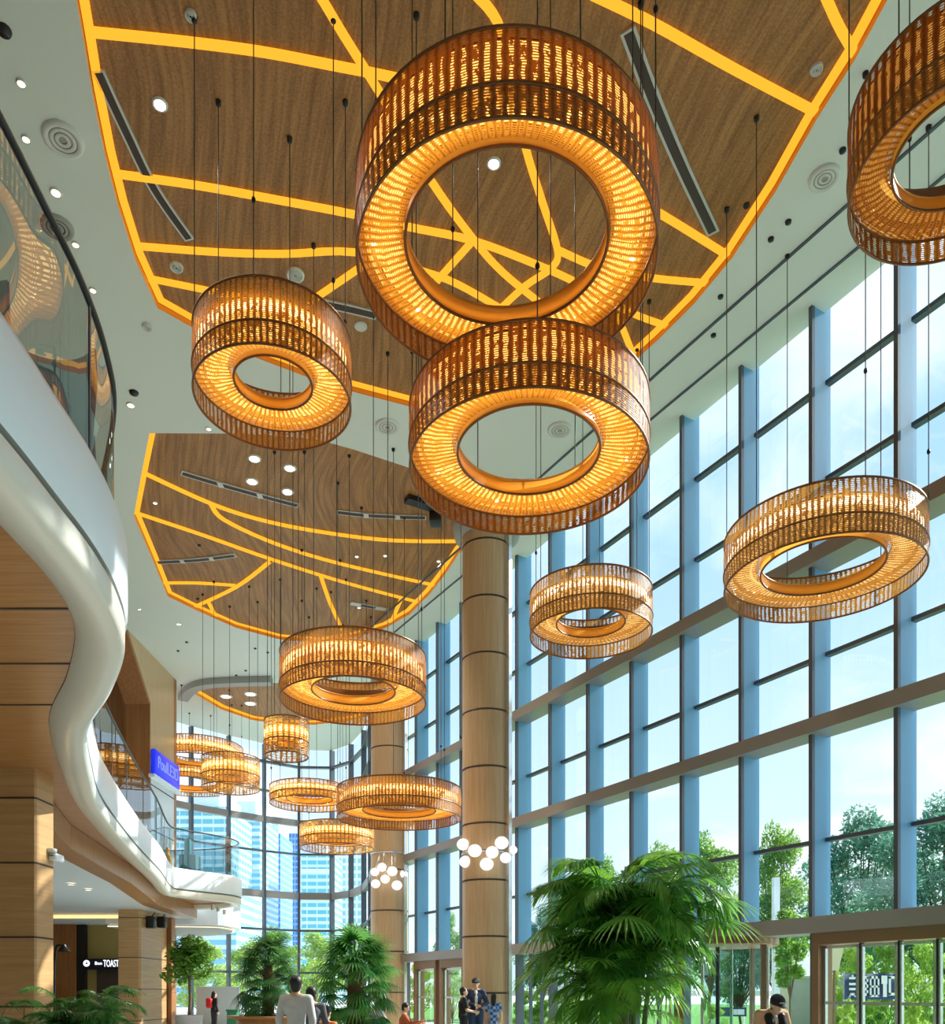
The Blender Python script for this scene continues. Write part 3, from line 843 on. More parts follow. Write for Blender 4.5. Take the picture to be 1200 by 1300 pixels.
for x, y in ((170, 498), (5, 38), (253, 692), (251, 760), (277, 757), (226, 826), (237, 815), (324, 823), (340, 828), (300, 857), (312, 851), (948, 260), (1070, 190), (1001, 281), (979, 303), (915, 376), (906, 425)):
    h = HP if (x, y) in ((251, 760), (277, 757), (253, 692), (948, 260)) else HC
    p = U(x, y, h)
    big = .085 if (x, y) in ((170, 498), (5, 38)) else .045
    o = MB().lathe([(0, -.03), (big, -.03), (big*1.1, 0)], p, 14).build('sensor_cap', M['black'])
    special = {(170, 498): 'larger black hole in the ceiling beside the end of the glass handrail', (5, 38): 'larger black hole at the top left corner of the ceiling',
               (948, 260): 'small dark cap near the right edge of the largest wood panel', (253, 692): 'tiny black cap on the dark left part of the pointed wood panel',
               (251, 760): 'left of two tiny black caps at the lower tip of the pointed panel', (277, 757): 'right of two tiny black caps at the lower tip of the pointed panel'}
    if (x, y) in special: tag(rebase(o), special[(x, y)], 'ceiling cap')
    else: tag(rebase(o), 'small black cap set in the pale ceiling', 'ceiling cap', 'black caps in the pale ceiling')
# track light at the pointed panel
p = U(535, 637, HP)
t = thing('track_projector', 'black projector on a short rail on the pointed wood panel near the column', 'projector', p)
MB().ribbon([U(516, 630, HP).xy, U(551, 641, HP).xy], .26, p.z-.12, p.z).build('rail', M['black'], t)
MB().bbox(U(553, 648, HP)-Vector((.15, .2, .35)), U(553, 648, HP)+Vector((.15, .2, -.02)), .04).build('lamp_head', M['black'], t)

# ================================================================== GLOBE LAMPS ON THE COLUMNS
def globes(label, cx, cy, rc, spots):
    t = thing('globe_lamp', label, 'wall lamp', (cx, cy-rc, EYE+(CY-1085)/FPX*cy))
    MB().lathe([(rc+.012, -.03), (rc+.03, -.03), (rc+.03, .03), (rc+.012, .03)], (cx, cy, ORG[t.name].z), 32).build('mounting_band', M['steel'], t)
    for x, y, r in spots:
        yy = cy - rc - .32
        X = PX(x, yy)
        if abs(X-cx) > rc*.75: yy = cy - rc*.55
        q = D(x, y, yy)
        dv = Vector((q.x-cx, q.y-cy, 0)).normalized()
        rt = Vector((cx, cy, ORG[t.name].z)) + dv*rc
        a = MB().tube([rt, rt.lerp(q, .6)+Vector((0, 0, .02)), q], .012, 6).build('arm', M['steel'], t)
        g = MB().ball(q, r, 16, 12, (1, 1, .93)).build('globe', M['globe'], t)
    return t
globes('cluster of white frosted globes fixed around the near round column', .37, 22.0, .63, [(588, 1072, .16), (591, 1094, .16), (603, 1080, .17), (618, 1097, .17), (625, 1082, .16), (637, 1070, .17), (642, 1089, .14), (651, 1079, .12)])
globes('cluster of white frosted globes fixed around the far round column', -2.95, 30.2, .66, [(476, 1107, .15), (477, 1122, .16), (485, 1101, .16), (489, 1116, .16), (498, 1106, .18), (504, 1124, .18), (512, 1110, .17)])
# ================================================================== DOORS AND LOWER GLAZING
def WX(y):
    return Matrix.Translation(WP(y)) @ Matrix(((wu.x, wn.x, 0, 0), (wu.y, wn.y, 0, 0), (0, 0, 1, 0), (0, 0, 0, 1)))
def yw(px): return FPX*A0/px
DH = EYE + DOOR_H - .12                               # underside of the door-height beam
def lowbay(y0, y1, posts=1):
    global nwin
    nwin += 1
    t = sroot('window_%d' % nwin, WP(y0))
    d = (WP(y1)-WP(y0)).length; X = WX(y0)
    MB().box((0, .14, 0), (d, .15, DH), X).build('glass_pane', M['lowpane'], t)
    MB().box((-.04, .02, 0), (.04, .26, DH), X).build('mullion', M['mull'], t)
    for k in range(posts):
        s = d*(k+1)/(posts+1)
        MB().box((s-.018, .1, 0), (s+.018, .2, DH), X).build('mullion', M['mull'], t)
    MB().box((0, .08, 0), (d, .22, .12), X).build('bottom_rail', M['steel'], t)
ylist = [yw(658), yw(632), yw(606)]
for k in range(2, 6):                                 # bays left of the revolving door
    lowbay(Y0+DY*k if k > 2 else yw(868), Y0+DY*(k+1), 2 if k > 3 else 1) if k != 2 else None
lowbay(Y0+DY*6, Y0+DY*7, 2)
lowbay(Y0+DY*7, Y0+DY*8, 1); lowbay(Y0+DY*8, Y0+DY*9, 1)
lowbay(Y0+DY*11.6, Y0+DY*13, 1)
lowbay(yw(1030), yw(974), 0)
for k in range(-6, -2): lowbay(Y0+DY*k, Y0+DY*(k+1), 1)

def doors(name, xs, jamb, hh, depth=(-.06, .3)):
    ya, yb = yw(xs[0]), yw(xs[-1])                     # xs run from the far to the near side
    t = sroot(name, WP(yb)); X = WX(yb); d = (WP(ya)-WP(yb)).length
    MB().box((-jamb, depth[0], hh), (d+jamb, depth[1], DH), X).build('header', M['bronze'], t)
    MB().box((d, depth[0], 0), (d+jamb, depth[1], hh), X).build('door_jamb', M['bronze'], t)
    MB().box((-jamb, depth[0], 0), (0, depth[1], hh), X).build('door_jamb', M['bronze'], t)
    for a, b in zip(xs, xs[1:]):
        s0 = (WP(yw(b))-WP(yb)).length+.01; s1 = (WP(yw(a))-WP(yb)).length-.01
        f = MB()
        for lo, hi in (((s0, .05, .02), (s0+.05, .11, hh-.02)), ((s1-.05, .05, .02), (s1, .11, hh-.02)), ((s0, .05, hh-.07), (s1, .11, hh-.02)), ((s0, .05, .02), (s1, .11, .12))):
            f.box(lo, hi, X)
        lf = f.build('door_leaf', M['steel'], t)
        MB().box((s0+.05, .075, .12), (s1-.05, .085, hh-.07), X).build('glass_pane', M['lowpane'], lf)
        MB().box((s0+.05, .02, 1.22), (s1-.05, .06, 1.27), X).build('push_bar', M['steel'], lf)
        MB().box((s0-.035, .04, .02), (s0-.01, .14, hh), X).build('door_stile', M['black'], t)
    return t
doors('door_1', [1042, 1089, 1138, 1187, 1240, 1300], .14, EYE+.80)
doors('door_2', [529, 553], .12, EYE+.74)
doors('door_3', [562, 588], .12, EYE+.74)
# revolving door
rc = WP(yw(916), -.1)
t = sroot('door_4', rc)
MB().lathe([(0, DH-.14), (1.12, DH-.14), (1.14, DH-.12), (1.14, DH), (0, DH)], rc, 36, smooth=False).build('canopy', M['bronze'], t)
for a0 in (.35, .35+PI):
    MB().lathe([(1.06, 0), (1.06, DH-.14)], rc, 14, a0=a0+wn.angle(Vector((1, 0, 0)))+.4, a1=a0+1.5+wn.angle(Vector((1, 0, 0)))).build('curved_pane', M['lowpane'], t)
for k in range(4):
    a = .6 + k*PI/2
    p = rc + Vector((math.cos(a), math.sin(a), 0))*1.06
    MB().cbox((p.x, p.y, (DH-.14)/2), (.09, .09, DH-.14)).build('post', M['bronze'], t)
    q = rc + Vector((math.cos(a+.4), math.sin(a+.4), 0))*.98
    X = Matrix.Translation(rc) @ Matrix.Rotation(a+.4, 4, 'Z')
    MB().box((.02, -.005, .1), (.96, .005, DH-.2), X).build('wing_pane', M['lowpane'], t)
    MB().box((.93, -.025, .02), (.98, .025, DH-.15), X).build('wing_stile', M['steel'], t)
MB().tube([rc, rc+Vector((0, 0, DH-.14))], .04, 10).build('centre_post', M['black'], t)

# ================================================================== OUTSIDE
struct(MB().poly([(-140, -40), (160, -40), (160, 260), (-140, 260)], -.3, -.14).build('ground', pbr('pale paving', (.78, .77, .73), .8, var=.12, scale=.6)))
lawn = [WP(3, 7), WP(45, 7), WP(70, 14), WP(70, 60), WP(3, 60)]
struct(MB().poly([(p.x, p.y) for p in lawn], -.14, -.08).build('lawn', pbr('lawn', (.16, .34, .06), .9, var=.35, scale=3.)))
M['leaf_a'] = leafmat('tree leaf green', (.05, .19, .03), (.20, .42, .07), .5, (.5, .75, .12))
M['leaf_b'] = leafmat('hazed tree leaf', (.05, .20, .14), (.14, .36, .24), .4, (.3, .6, .4))  # green foliage with distance haze put into the leaf colour
M['leaf_c'] = leafmat('tree leaf lime', (.22, .42, .05), (.50, .66, .14), .5, (.8, .9, .25))
M['bark'] = pbr('bark', (.16, .11, .07), .85, var=.3, scale=8)
def leafcloud(seed, n, blobs, size, flat=.5):
    r = random.Random(seed); vs = []; fs = []
    for i in range(n):
        c, rad = blobs[r.randrange(len(blobs))]
        while True:
            d = Vector((r.uniform(-1, 1), r.uniform(-1, 1), r.uniform(-1, 1)))
            if .35 < d.length < 1: break
        p = c + Vector((d.x*rad[0], d.y*rad[1], d.z*rad[2]))
        u = Vector((r.gauss(0, 1), r.gauss(0, 1), r.gauss(0, flat))).normalized()
        v = u.cross(Vector((r.gauss(0, .5), r.gauss(0, .5), 1))).normalized()
        s = size*r.uniform(.6, 1.3)
        b = len(vs)
        nn = u.cross(v)*s*.12
        vs += [p-u*s, p+v*s*.42+nn, p+u*s, p-v*s*.42+nn]
        fs.append((b, b+1, b+2, b+3))
    m_ = MB(); m_.add(vs, fs); return m_
def branchy(seed, h, crown_z, spread, blobs, r0):
    r = random.Random(seed); m_ = MB()
    top = Vector((r.uniform(-.2, .2), r.uniform(-.2, .2), crown_z))
    m_.tube([Vector((0, 0, -.1)), Vector((r.uniform(-.12, .12), 0, crown_z*.5)), top], [r0, r0*.75, r0*.55], 8)
    for c, rad in blobs:
        mid = top.lerp(c, .5) + Vector((0, 0, .1*h*.2))
        m_.tube([top - Vector((0, 0, r.uniform(0, crown_z*.3))), mid, c], [r0*.4, r0*.26, r0*.1], 5)
    return m_
def tree_proto(seed, h, wd, crown_z, nblob, leaves, size, mat, r0=.14):
    r = random.Random(seed); blobs = []
    for k in range(nblob):
        a = 2*PI*k/nblob*1.618*2 + r.uniform(-.4, .4); zf = (k+.5)/nblob
        rr = wd/2*math.sqrt(max(.08, 1-(1.9*zf-.8)**2))*r.uniform(.35, 1.0)
        blobs.append((Vector((math.cos(a)*rr, math.sin(a)*rr, crown_z + (h-crown_z)*(.12+.80*zf))), (wd*r.uniform(.13, .24), wd*r.uniform(.13, .24), (h-crown_z)*r.uniform(.08, .15))))
    return (branchy(seed, h, crown_z, wd, blobs, r0), leafcloud(seed, leaves, blobs, size), mat)
TP = {}
def tree(label, kind, px, top_y, y, wd_px, group='trees outside the windows', base_h=None):
    H0, W0 = TPD[kind][0], TPD[kind][1]
    h = EYE + (CY-top_y)/FPX*y + .1; wd = wd_px/FPX*y
    loc = Vector((PX(px, y), y, -.14))
    t = thing('tree', label, 'tree', loc, group)
    if kind not in TP:
        a, b, m_ = tree_proto(*TPD[kind][2])
        o1 = a.build('trunk', M['bark'], t); o2 = b.build('foliage', M[m_], t)
        for o in (o1, o2): o.data.transform(Matrix.Translation(loc))   # built about the origin
        TP[kind] = (o1.data, o2.data)
    else:
        for nm, me in zip(('trunk', 'foliage'), TP[kind]):
            o = bpy.data.objects.new(nm, me); COL.objects.link(o); o.parent = t
    t.scale = (wd/W0, wd/W0, h/H0)
    t.rotation_euler.z = R.uniform(0, 6.28)
    return t
TPD = {'round': (7., 5., (11, 7., 5., 1.5, 26, 11000, .12, 'leaf_a')),
       'blue': (7.5, 6., (23, 7.5, 6., 1.5, 34, 15000, .13, 'leaf_b', .17)),
       'lime': (5., 4.5, (35, 5., 4.5, .5, 18, 4500, .16, 'leaf_c', .1)),
       'slim': (6., 3.2, (47, 6., 3.2, 2.6, 10, 2600, .16, 'leaf_a', .1)),
       'bush': (1.2, 1.6, (59, 1.2, 1.6, .1, 9, 2600, .07, 'leaf_a', .04)),
       'limebush': (1.2, 1.6, (61, 1.2, 1.6, .1, 9, 2600, .07, 'leaf_c', .04))}
for kind, px, ty, y, wp, l in (
    ('blue', 1195, 1010, 30, 170, 'big bluish green tree outside at the right edge, tallest behind the windows'),
    ('blue', 1098, 1026, 37, 150, 'bluish spreading tree outside behind the glazing above the brown sliding doors'),
    ('round', 985, 1044, 31, 95, 'tall green tree outside with its own crown left of the bluish trees'),
    ('round', 902, 1058, 38, 110, 'green tree outside seen above the revolving door'),
    ('round', 835, 1070, 31.5, 100, 'sunlit green tree outside directly right of the tall palm crown'),
    ('round', 755, 1086, 39, 100, 'green tree outside behind the top of the tall palm'),
    ('slim', 1003, 1150, 20.5, 62, 'young leaning tree outside just left of the brown sliding doors'),
    ('blue', 940, 1150, 29.5, 80, 'dark bluish tree outside behind the revolving door'),
    ('lime', 1083, 1196, 24.5, 62, 'lime green rounded tree behind the navy banner'),
    ('lime', 1128, 1190, 26.5, 70, 'lime green tree behind the middle sliding doors'),
    ('lime', 1178, 1192, 24.5, 66, 'lime green tree behind the right sliding doors'),
    ('blue', 690, 1150, 47, 60, 'small bluish tree outside right of the near column'),
    ('round', 568, 1158, 48, 42, 'green tree outside between the two columns'),
    ('lime', 574, 1218, 40, 46, 'low lime tree outside the bronze door between the columns'),
    ('lime', 535, 1222, 46, 50, 'low lime tree outside beside the far column'),
    ('lime', 255, 1188, 49, 80, 'bright lime tree outside the far windows left of the planted trees'),
    ('lime', 312, 1195, 57, 76, 'bright lime tree outside the far windows behind the dark palm'),
    ('round', 345, 1176, 64, 70, 'green tree outside the far windows above the dark palm'),
    ('lime', 400, 1180, 52, 70, 'lime tree outside the far windows above the man in grey'),
    ('round', 452, 1172, 60, 66, 'green tree outside the far windows left of the far column')):
    tree(l, kind, px, ty, y, wp)
for kind, px, ty, y, wp, l in (
    ('limebush', 1078, 1266, 18.9, 34, 'round bright green clipped bush outside the first sliding door leaf'),
    ('bush', 1118, 1272, 17.9, 40, 'round dark green bush outside the second sliding door leaf'),
    ('limebush', 1160, 1270, 16.9, 42, 'round bright bush outside the third sliding door leaf'),
    ('bush', 1198, 1272, 15.9, 36, 'round bush at the right edge outside the last door leaf'),
    ('limebush', 905, 1272, 24, 30, 'yellowish bush outside between the posts of the revolving door'),
    ('bush', 700, 1262, 32, 60, 'green bush outside the low glass beside the near column'),
    ('limebush', 668, 1256, 34, 40, 'lime bush outside right against the near column in view')):
    t = tree(l, kind, px, ty, y, wp, 'bushes outside the doors')
    t['category'] = 'bush'; t.name = 'bush'

def facade(name, base, glassc, cell=(3., 3.6), band=.45, vert=.12):
    m, t = mat_base(name)
    tcd = t.n('ShaderNodeTexCoord'); s = t.n('ShaderNodeSeparateXYZ', i_0=tcd.outputs['Object'])
    fz = t.m('FRACT', t.m('DIVIDE', s.outputs[2], cell[1]))
    fx = t.m('FRACT', t.m('DIVIDE', t.m('ADD', s.outputs[0], s.outputs[1]), cell[0]))
    win = t.m('MULTIPLY', t.m('GREATER_THAN', fz, band), t.m('GREATER_THAN', fx, vert))
    nz = t.n('ShaderNodeTexNoise', i_Vector=tcd.outputs['Object'], i_Scale=.12, i_Detail=2.)
    gc = t.mix(nz.outputs[0], tuple(x*.75 for x in glassc), tuple(min(1, x*1.25) for x in glassc))
    b = t.n('ShaderNodeBsdfPrincipled', i_Base_Color=t.mix(win, base, gc), i_Roughness=.25)
    t.n('ShaderNodeOutputMaterial', i_Surface=b)
    return m
FA = [facade('white banded facade', (.66, .80, .90), (.20, .52, .72), (1.2, .95), .45, .0),
      facade('blue tower facade', (.30, .50, .80), (.08, .24, .60), (.6, 1.1), .3, .3),
      facade('teal office facade', (.70, .86, .92), (.16, .50, .64), (1.4, 1.0), .42, .08),
      facade('white grid facade', (.90, .93, .92), (.36, .62, .68), (.8, 1.2), .35, .35)]
def tower(label, x0, x1, ty, y, dep, fm, crown=True, steps=0):
    a = PX(x0, y); b = PX(x1, y); z = EYE+(CY-ty)/FPX*y
    t = thing('office_tower', label, 'building', ((a+b)/2, y, -.14), 'office towers beyond the far windows')
    MB().box((a, y, -.14), (b, y+dep, z), None).build('tower_body', fm, t)
    wdt = b-a
    if crown: MB().box((a+wdt*.15, y+1, z), (b-wdt*.2, y+dep-1, z+2.4)).build('roof_block', M['white_plaster'], t)
    for k in range(steps):
        MB().box((a-wdt*.02, y-.5-.3*k, z-3-5*k), (b+wdt*.02, y, z-2.4-5*k)).build('balcony_band', M['white_plaster'], t)
    return t
tower('teal glass tower at the far left behind the gallery end', 224, 288, 1024, 106, 12, FA[2])
tower('white and blue banded tower left of the two slim blue towers', 293, 330, 1036, 126, 12, FA[0], steps=3)
tower('slim dark blue tower behind the far windows', 337, 356, 1058, 146, 10, FA[1])
tower('second slim blue tower with a paler top behind the far windows', 361, 379, 1058, 164, 10, FA[1], crown=False)
tower('low wide white and teal office block behind the far windows', 383, 421, 1082, 120, 10, FA[2], steps=1)
tower('white grid office block beside the far column', 425, 466, 1074, 136, 10, FA[3])
tower('pale block low behind the gallery and the far trees', 228, 300, 1125, 84, 10, FA[0], crown=False)

# street furniture outside the doors
t = thing('garden_wall', 'plain grey wall outside behind the young leaning tree', 'wall', (PX(1020, 26), 26, -.14))
MB().box((PX(984, 26), 26, -.14), (PX(1075, 26), 26.3, EYE+.40)).build('wall_body', pbr('rendered grey wall', (.50, .50, .47), .8, var=.1, scale=2), t)
MB().box((PX(984, 26), 25.95, EYE+.40), (PX(1075, 26), 26.35, EYE+.46)).build('coping', M['disc'], t)
o = MB().bbox((PX(984, 25.6), 25.5, -.08), (PX(1001, 25.6), 25.6, EYE+.26), .01).build('beige_panel', pbr('beige board', (.72, .62, .48), .7))
tag(rebase(o), 'beige upright board standing against the grey wall outside', 'board')
X = Matrix.Translation(D(1062, 1213, 23)) @ Matrix.Rotation(.22, 4, 'Y')
t = thing('tilted_signboard', 'tan tilted board on a post outside the first sliding door', 'sign', (PX(1060, 23), 23, -.14))
MB().box((-.17, 0, -.42), (.15, .05, .42), X).build('board', pbr('tan board', (.78, .66, .46), .6), t)
MB().tube([Vector((PX(1059, 23), 23.02, -.14)), D(1060, 1232, 23)+Vector((0, .02, 0))], .04, 8).build('post', M['bronze'], t)

# banner with writing between two poles
by = 20.2
t = thing('banner', 'navy cloth banner with white characters outside the sliding doors', 'banner', (PX(1105, by), by, -.14))
navy = pbr('navy cloth', (.03, .05, .16), .7); whitep = pbr('white lettering', (.86, .88, .9), .6)
x0, x1 = PX(1072, by), PX(1139, by); zt, zb = EYE+(CY-1236)/FPX*by, EYE+(CY-1269)/FPX*by
g = MB(); n = 12
rings = [[Vector((x0+(x1-x0)*k/n, by+.03*math.sin(k*1.1), zb)), Vector((x0+(x1-x0)*k/n, by+.03*math.sin(k*1.1), zt)),
          Vector((x0+(x1-x0)*k/n, by+.012+.03*math.sin(k*1.1), zt)), Vector((x0+(x1-x0)*k/n, by+.012+.03*math.sin(k*1.1), zb))] for k in range(n+1)]
cloth = g.loft(rings, True, True).build('cloth', navy, t)
g = MB()
def st(u0, v0, u1, v1):                                # a brush stroke on the banner in 0..1 coordinates
    g.box((x0+(x1-x0)*u0, by-.045, zb+(zt-zb)*v0), (x0+(x1-x0)*u1, by-.035, zb+(zt-zb)*v1))
for v in (.78, .55, .36, .16): st(.08, v, .20, v+.09)   # first character: stacked bars with a mouth below
st(.08, .10, .10, .25); st(.18, .10, .20, .25); st(.13, .86, .16, .95)
for v in (.80, .58, .36, .14): st(.30, v, .44, v+.10)
st(.30, .14, .33, .88); st(.41, .14, .44, .88)
st(.47, .12, .50, .90); st(.62, .12, .65, .90); st(.47, .80, .65, .90); st(.47, .46, .65, .54); st(.47, .10, .65, .18); st(.55, .12, .575, .9)
st(.69, .60, .80, .92); st(.72, .10, .79, .60)
st(.83, .80, .97, .90); st(.83, .18, .87, .88); st(.94, .18, .97, .88); st(.83, .16, .97, .26)
g.build('lettering', whitep, cloth)
for x in (x0, x1): MB().tube([Vector((x, by+.02, -.14)), Vector((x, by+.02, zt+.05))], .02, 6).build('pole', M['steel'], t)
# low navy hoarding seen through the revolving door
hy = 25
t = thing('low_hoarding', 'low navy board with white marks on a rail outside the revolving door', 'hoarding', (PX(925, hy), hy, -.14))
MB().box((PX(903, hy), hy, EYE-.75), (PX(948, hy), hy+.06, EYE-.48)).build('board', navy, t)
g = MB()
for k, (u, wd) in enumerate(((.06, .05), (.14, .04), (.55, .05), (.63, .07), (.74, .05), (.83, .08))):
    xx = PX(903, hy)+(PX(948, hy)-PX(903, hy))*u
    g.box((xx, hy-.012, EYE-.70), (xx+.07+wd*.5, hy-.004, EYE-.54))
g.build('lettering', whitep, t)
for u in (905, 946): MB().cbox((PX(u, hy), hy+.1, EYE/2-.4), (.06, .06, EYE*.9)).build('post', M['steel'], t)
# slim white pillar outside
t = thing('white_pylon', 'slim white pylon standing outside among the trees', 'pylon', (PX(986, 24.2), 24.2, -.14))
MB().box((PX(983, 24.2), 24.2, -.14), (PX(990.5, 24.2), 24.4, EYE+(CY-1114)/FPX*24.2)).build('pylon_shaft', M['white_plaster'], t)
MB().box((PX(981, 24.2), 24.1, -.14), (PX(992.5, 24.2), 24.5, .1)).build('pylon_base', M['greyring'], t)
# ================================================================== INDOOR PLANTS
M['palm'] = leafmat('palm leaf', (.025, .17, .03), (.12, .40, .08), .42, (.45, .80, .06), .24)
M['palm_dark'] = leafmat('dark palm leaf', (.02, .10, .03), (.06, .22, .06), .35, (.3, .6, .15), .3)
M['palm_side'] = leafmat('deep green leaf', (.025, .15, .035), (.09, .34, .09), .38, (.3, .65, .12), .24)
M['stem'] = pbr('green stem', (.12, .20, .05), .6, var=.3, scale=9)
M['trunkfib'] = pbr('fibrous trunk', (.14, .09, .04), .9, var=.4, scale=14, bump=.4)
M['pot'] = pbr('grey planter', (.46, .48, .50), .5, var=.05)
M['soil'] = pbr('soil', (.05, .035, .02), .95, var=.4, scale=20)
def strip(m_, p, d, up, L_, wd, droop, n=3):
    """a tapering folded leaflet from p along d"""
    side = d.cross(up)
    side = side.normalized() if side.length > 1e-4 else Vector((1, 0, 0))
    pr = None; q = p.copy(); dd = d.normalized()
    for i in range(n+1):
        f = i/n; w_ = wd*(.45+1.1*f-1.5*f*f) if i < n else wd*.04
        ring = [q-side*w_+Vector((0, 0, w_*.25)), q.copy(), q+side*w_+Vector((0, 0, w_*.25))]
        if pr:
            m_.add(pr+ring, [(0, 1, 4, 3), (1, 2, 5, 4)], True)
        pr = ring
        dd = (dd + Vector((0, 0, -droop/n))).normalized()
        q = q + dd*L_/n
def frond_mesh(seed, L_, rise, bend, npair, ll, lw):
    r = random.Random(seed); m_ = MB(); pts = []; a = rise; q = Vector((0, 0, 0)); n = 14
    for i in range(n+1):
        pts.append(q.copy()); q = q + Vector((math.cos(a), 0, math.sin(a)))*L_/n; a -= bend/n*(.5+1.0*i/n)
    m_.tube(pts, [.012*(1-.75*i/n) for i in range(n+1)], 5)
    for k in range(npair):
        f = .22+.77*k/(npair-1); i = min(int(f*n), n-1); p = pts[i].lerp(pts[i+1], f*n-i)
        tdir = (pts[i+1]-pts[i]).normalized()
        for sgn in (-1, 1):
            d = (tdir*(.55+.5*f) + Vector((0, sgn, 0))*(1.05-.45*f) + Vector((0, 0, .25))).normalized()
            strip(m_, p, d, Vector((0, 0, 1)), ll*(math.sin(PI*min(1, .22+.72*f))**.6)*r.uniform(.85, 1.1), lw, .75+r.uniform(0, .35))
    return m_
def fan_mesh(seed, pet, rise, rad, nb, lw):
    r = random.Random(seed); m_ = MB()
    end = Vector((math.cos(rise)*pet, 0, math.sin(rise)*pet))
    mid = end*.5+Vector((0, 0, pet*.08))
    m_.tube([Vector((0, 0, 0)), mid, end], [.012, .010, .007], 5)
    for k in range(nb):
        th = -2.0+4.0*k/(nb-1)
        d = Vector((math.cos(th)*.9+.15, math.sin(th), .15-.25*abs(th)/2)).normalized()
        strip(m_, end, d, Vector((0, 0, 1)), rad*(1-.18*abs(th)/2)*r.uniform(.92, 1.06), lw, .95, 4)
    return m_
PROTO = {}
def proto(key, fn):
    if key not in PROTO:
        m_ = fn(); me = bpy.data.meshes.new(key[0])
        me.from_pydata(m_.v, [], m_.f)
        for i in m_.sm: me.polygons[i].use_smooth = True
        PROTO[key] = me
    return PROTO[key]
def leafpart(me, mat, name, parent, p, az, tilt, sc):
    key = me.name
    if not me.materials: me.materials.append(mat)
    o = bpy.data.objects.new(name, me); COL.objects.link(o); o.parent = parent
    o.location = p
    o.rotation_euler = (0, -tilt, az)
    o.scale = (sc, sc, sc)
    return o
def pot(t, c, r, h, mat):
    MB().lathe([(0, 0), (r*.78, 0), (r, h), (r*.92, h), (r*.9, h-.06)], c, 28).build('planter', mat, t)
    MB().lathe([(0, h-.05), (r*.9, h-.06)], c, 24).build('soil', M['soil'], t)

def palm(label, x, y, ztop, nfr, L_, r_pot, trunks, leaf, seed, fans=0, zlow=.9, hpot=.55):
    r = random.Random(seed)
    t = thing('palm_plant', label, 'plant', (x, y, 0))
    c = Vector((x, y, 0)); pot(t, c, r_pot, hpot, M['pot'])
    heads = []
    for k in range(trunks):
        a = 2*PI*k/trunks+r.uniform(-.4, .4); d = r.uniform(.05, r_pot*.55)
        b = c+Vector((math.cos(a)*d, math.sin(a)*d, hpot-.1)); hz = r.uniform(zlow, ztop-L_*.55)
        e = b+Vector((math.cos(a)*.16, math.sin(a)*.16, hz-hpot))
        MB().tube([b, b.lerp(e, .5)+Vector((r.uniform(-.04, .04), r.uniform(-.04, .04), 0)), e], [.045, .036, .026], 7).build('stem', M['stem'], t)
        heads.append(e)
    for k in range(nfr):
        e = heads[k % len(heads)]; az = r.uniform(0, 2*PI); v = k % 3
        lift = r.uniform(-.5, .35)
        me = proto(('frond', leaf, v), lambda: frond_mesh(v+3, 1.0, 1.0+.12*v, 1.9+.35*v, 34, .46, .0165))
        leafpart(me, M[leaf], 'frond', t, e-c-Vector((0, 0, r.uniform(0, .35)))*1., az, lift, L_*r.uniform(.75, 1.1))
    for k in range(fans):
        e = heads[k % len(heads)]; az = r.uniform(0, 2*PI); v = k % 2
        me = proto(('fan_leaf', leaf, v), lambda: fan_mesh(v, .8, .5+.2*v, .56, 19, .023))
        leafpart(me, M[leaf], 'fan_leaf', t, e-c-Vector((0, 0, r.uniform(.0, max(.1, (e.z-.8)*.55)))), az, r.uniform(-.5, .6), L_*r.uniform(.7, 1.0))
    return t
def fanpalm(label, x, y, ztop, wd, nfan, leaf, seed, zlow, trunk_r=.16, hpot=.5, potr=.5):
    r = random.Random(seed)
    t = thing('fan_palm', label, 'plant', (x, y, 0))
    c = Vector((x, y, 0)); pot(t, c, potr, hpot, M['pot'])
    MB().tube([c+Vector((0, 0, hpot-.1)), c+Vector((.02, 0, (ztop+zlow)/2)), c+Vector((0, .02, ztop-.45))], [trunk_r*1.1, trunk_r, trunk_r*.7], 10).build('trunk', M['trunkfib'], t)
    for k in range(nfan):
        f = (k+.5)/nfan
        az = k*2.399+r.uniform(-.3, .3); v = k % 2
        z = zlow + (ztop-.45-zlow)*(f**.7)
        me = proto(('fan_leaf', leaf, v+7), lambda: fan_mesh(v+7, .66, .45+.2*v, .64, 21, .026))
        leafpart(me, M[leaf], 'fan_leaf', t, Vector((0, 0, z)), az, -.9+1.6*f+r.uniform(-.4, .4), wd*.5/1.15*r.uniform(.85, 1.08))
    return t
palm('tall lush green palm with arching fronds standing before the windows and revolving door', 2.19, 12.4, 3.86, 99, 1.46, .62, 11, 'palm', 5, 36, .9)
fanpalm('full fan palm with a thick leafy trunk between the man in grey and far column', PX(451, 15), 15.0, EYE+(CY-1196)/FPX*15, 1.85, 98, 'palm_side', 8, .65)
fanpalm('darker fan palm standing in the round wooden planter behind the man in grey', PX(340, 18), 18.0, EYE+(CY-1198)/FPX*18, 1.75, 92, 'palm_dark', 9, .8, .12, .5, .4)
palm('leafy dark green plant in front of the wood column pair at the lower left', PX(101, 8.9), 8.9, 1.72, 98, .44, .32, 14, 'palm_side', 15, 30, 1.1, .62)
palm('bushy dark plant cut off by the left edge at the bottom', PX(2, 8.2), 8.2, 1.54, 40, .5, .3, 6, 'palm_dark', 16, 14, .9, .62)
# round wooden planter bench
c = Vector((PX(338, 18), 18.0, 0))
t = thing('round_planter_bench', 'round orange wooden planter bench around the darker fan palm', 'planter', c)
MB().lathe([(.62, 0), (.66, .45), (.60, .75), (.62, .86), (.8, .88), (.82, .93), (.56, .93), (.54, .60)], c, 36).build('planter_ring', M['wood_soffit'], t)
MB().lathe([(.80, .0), (.80, .4), (.98, .42), (.98, .48), (.66, .48)], c, 36).build('bench_seat', M['wood_soffit'], t)
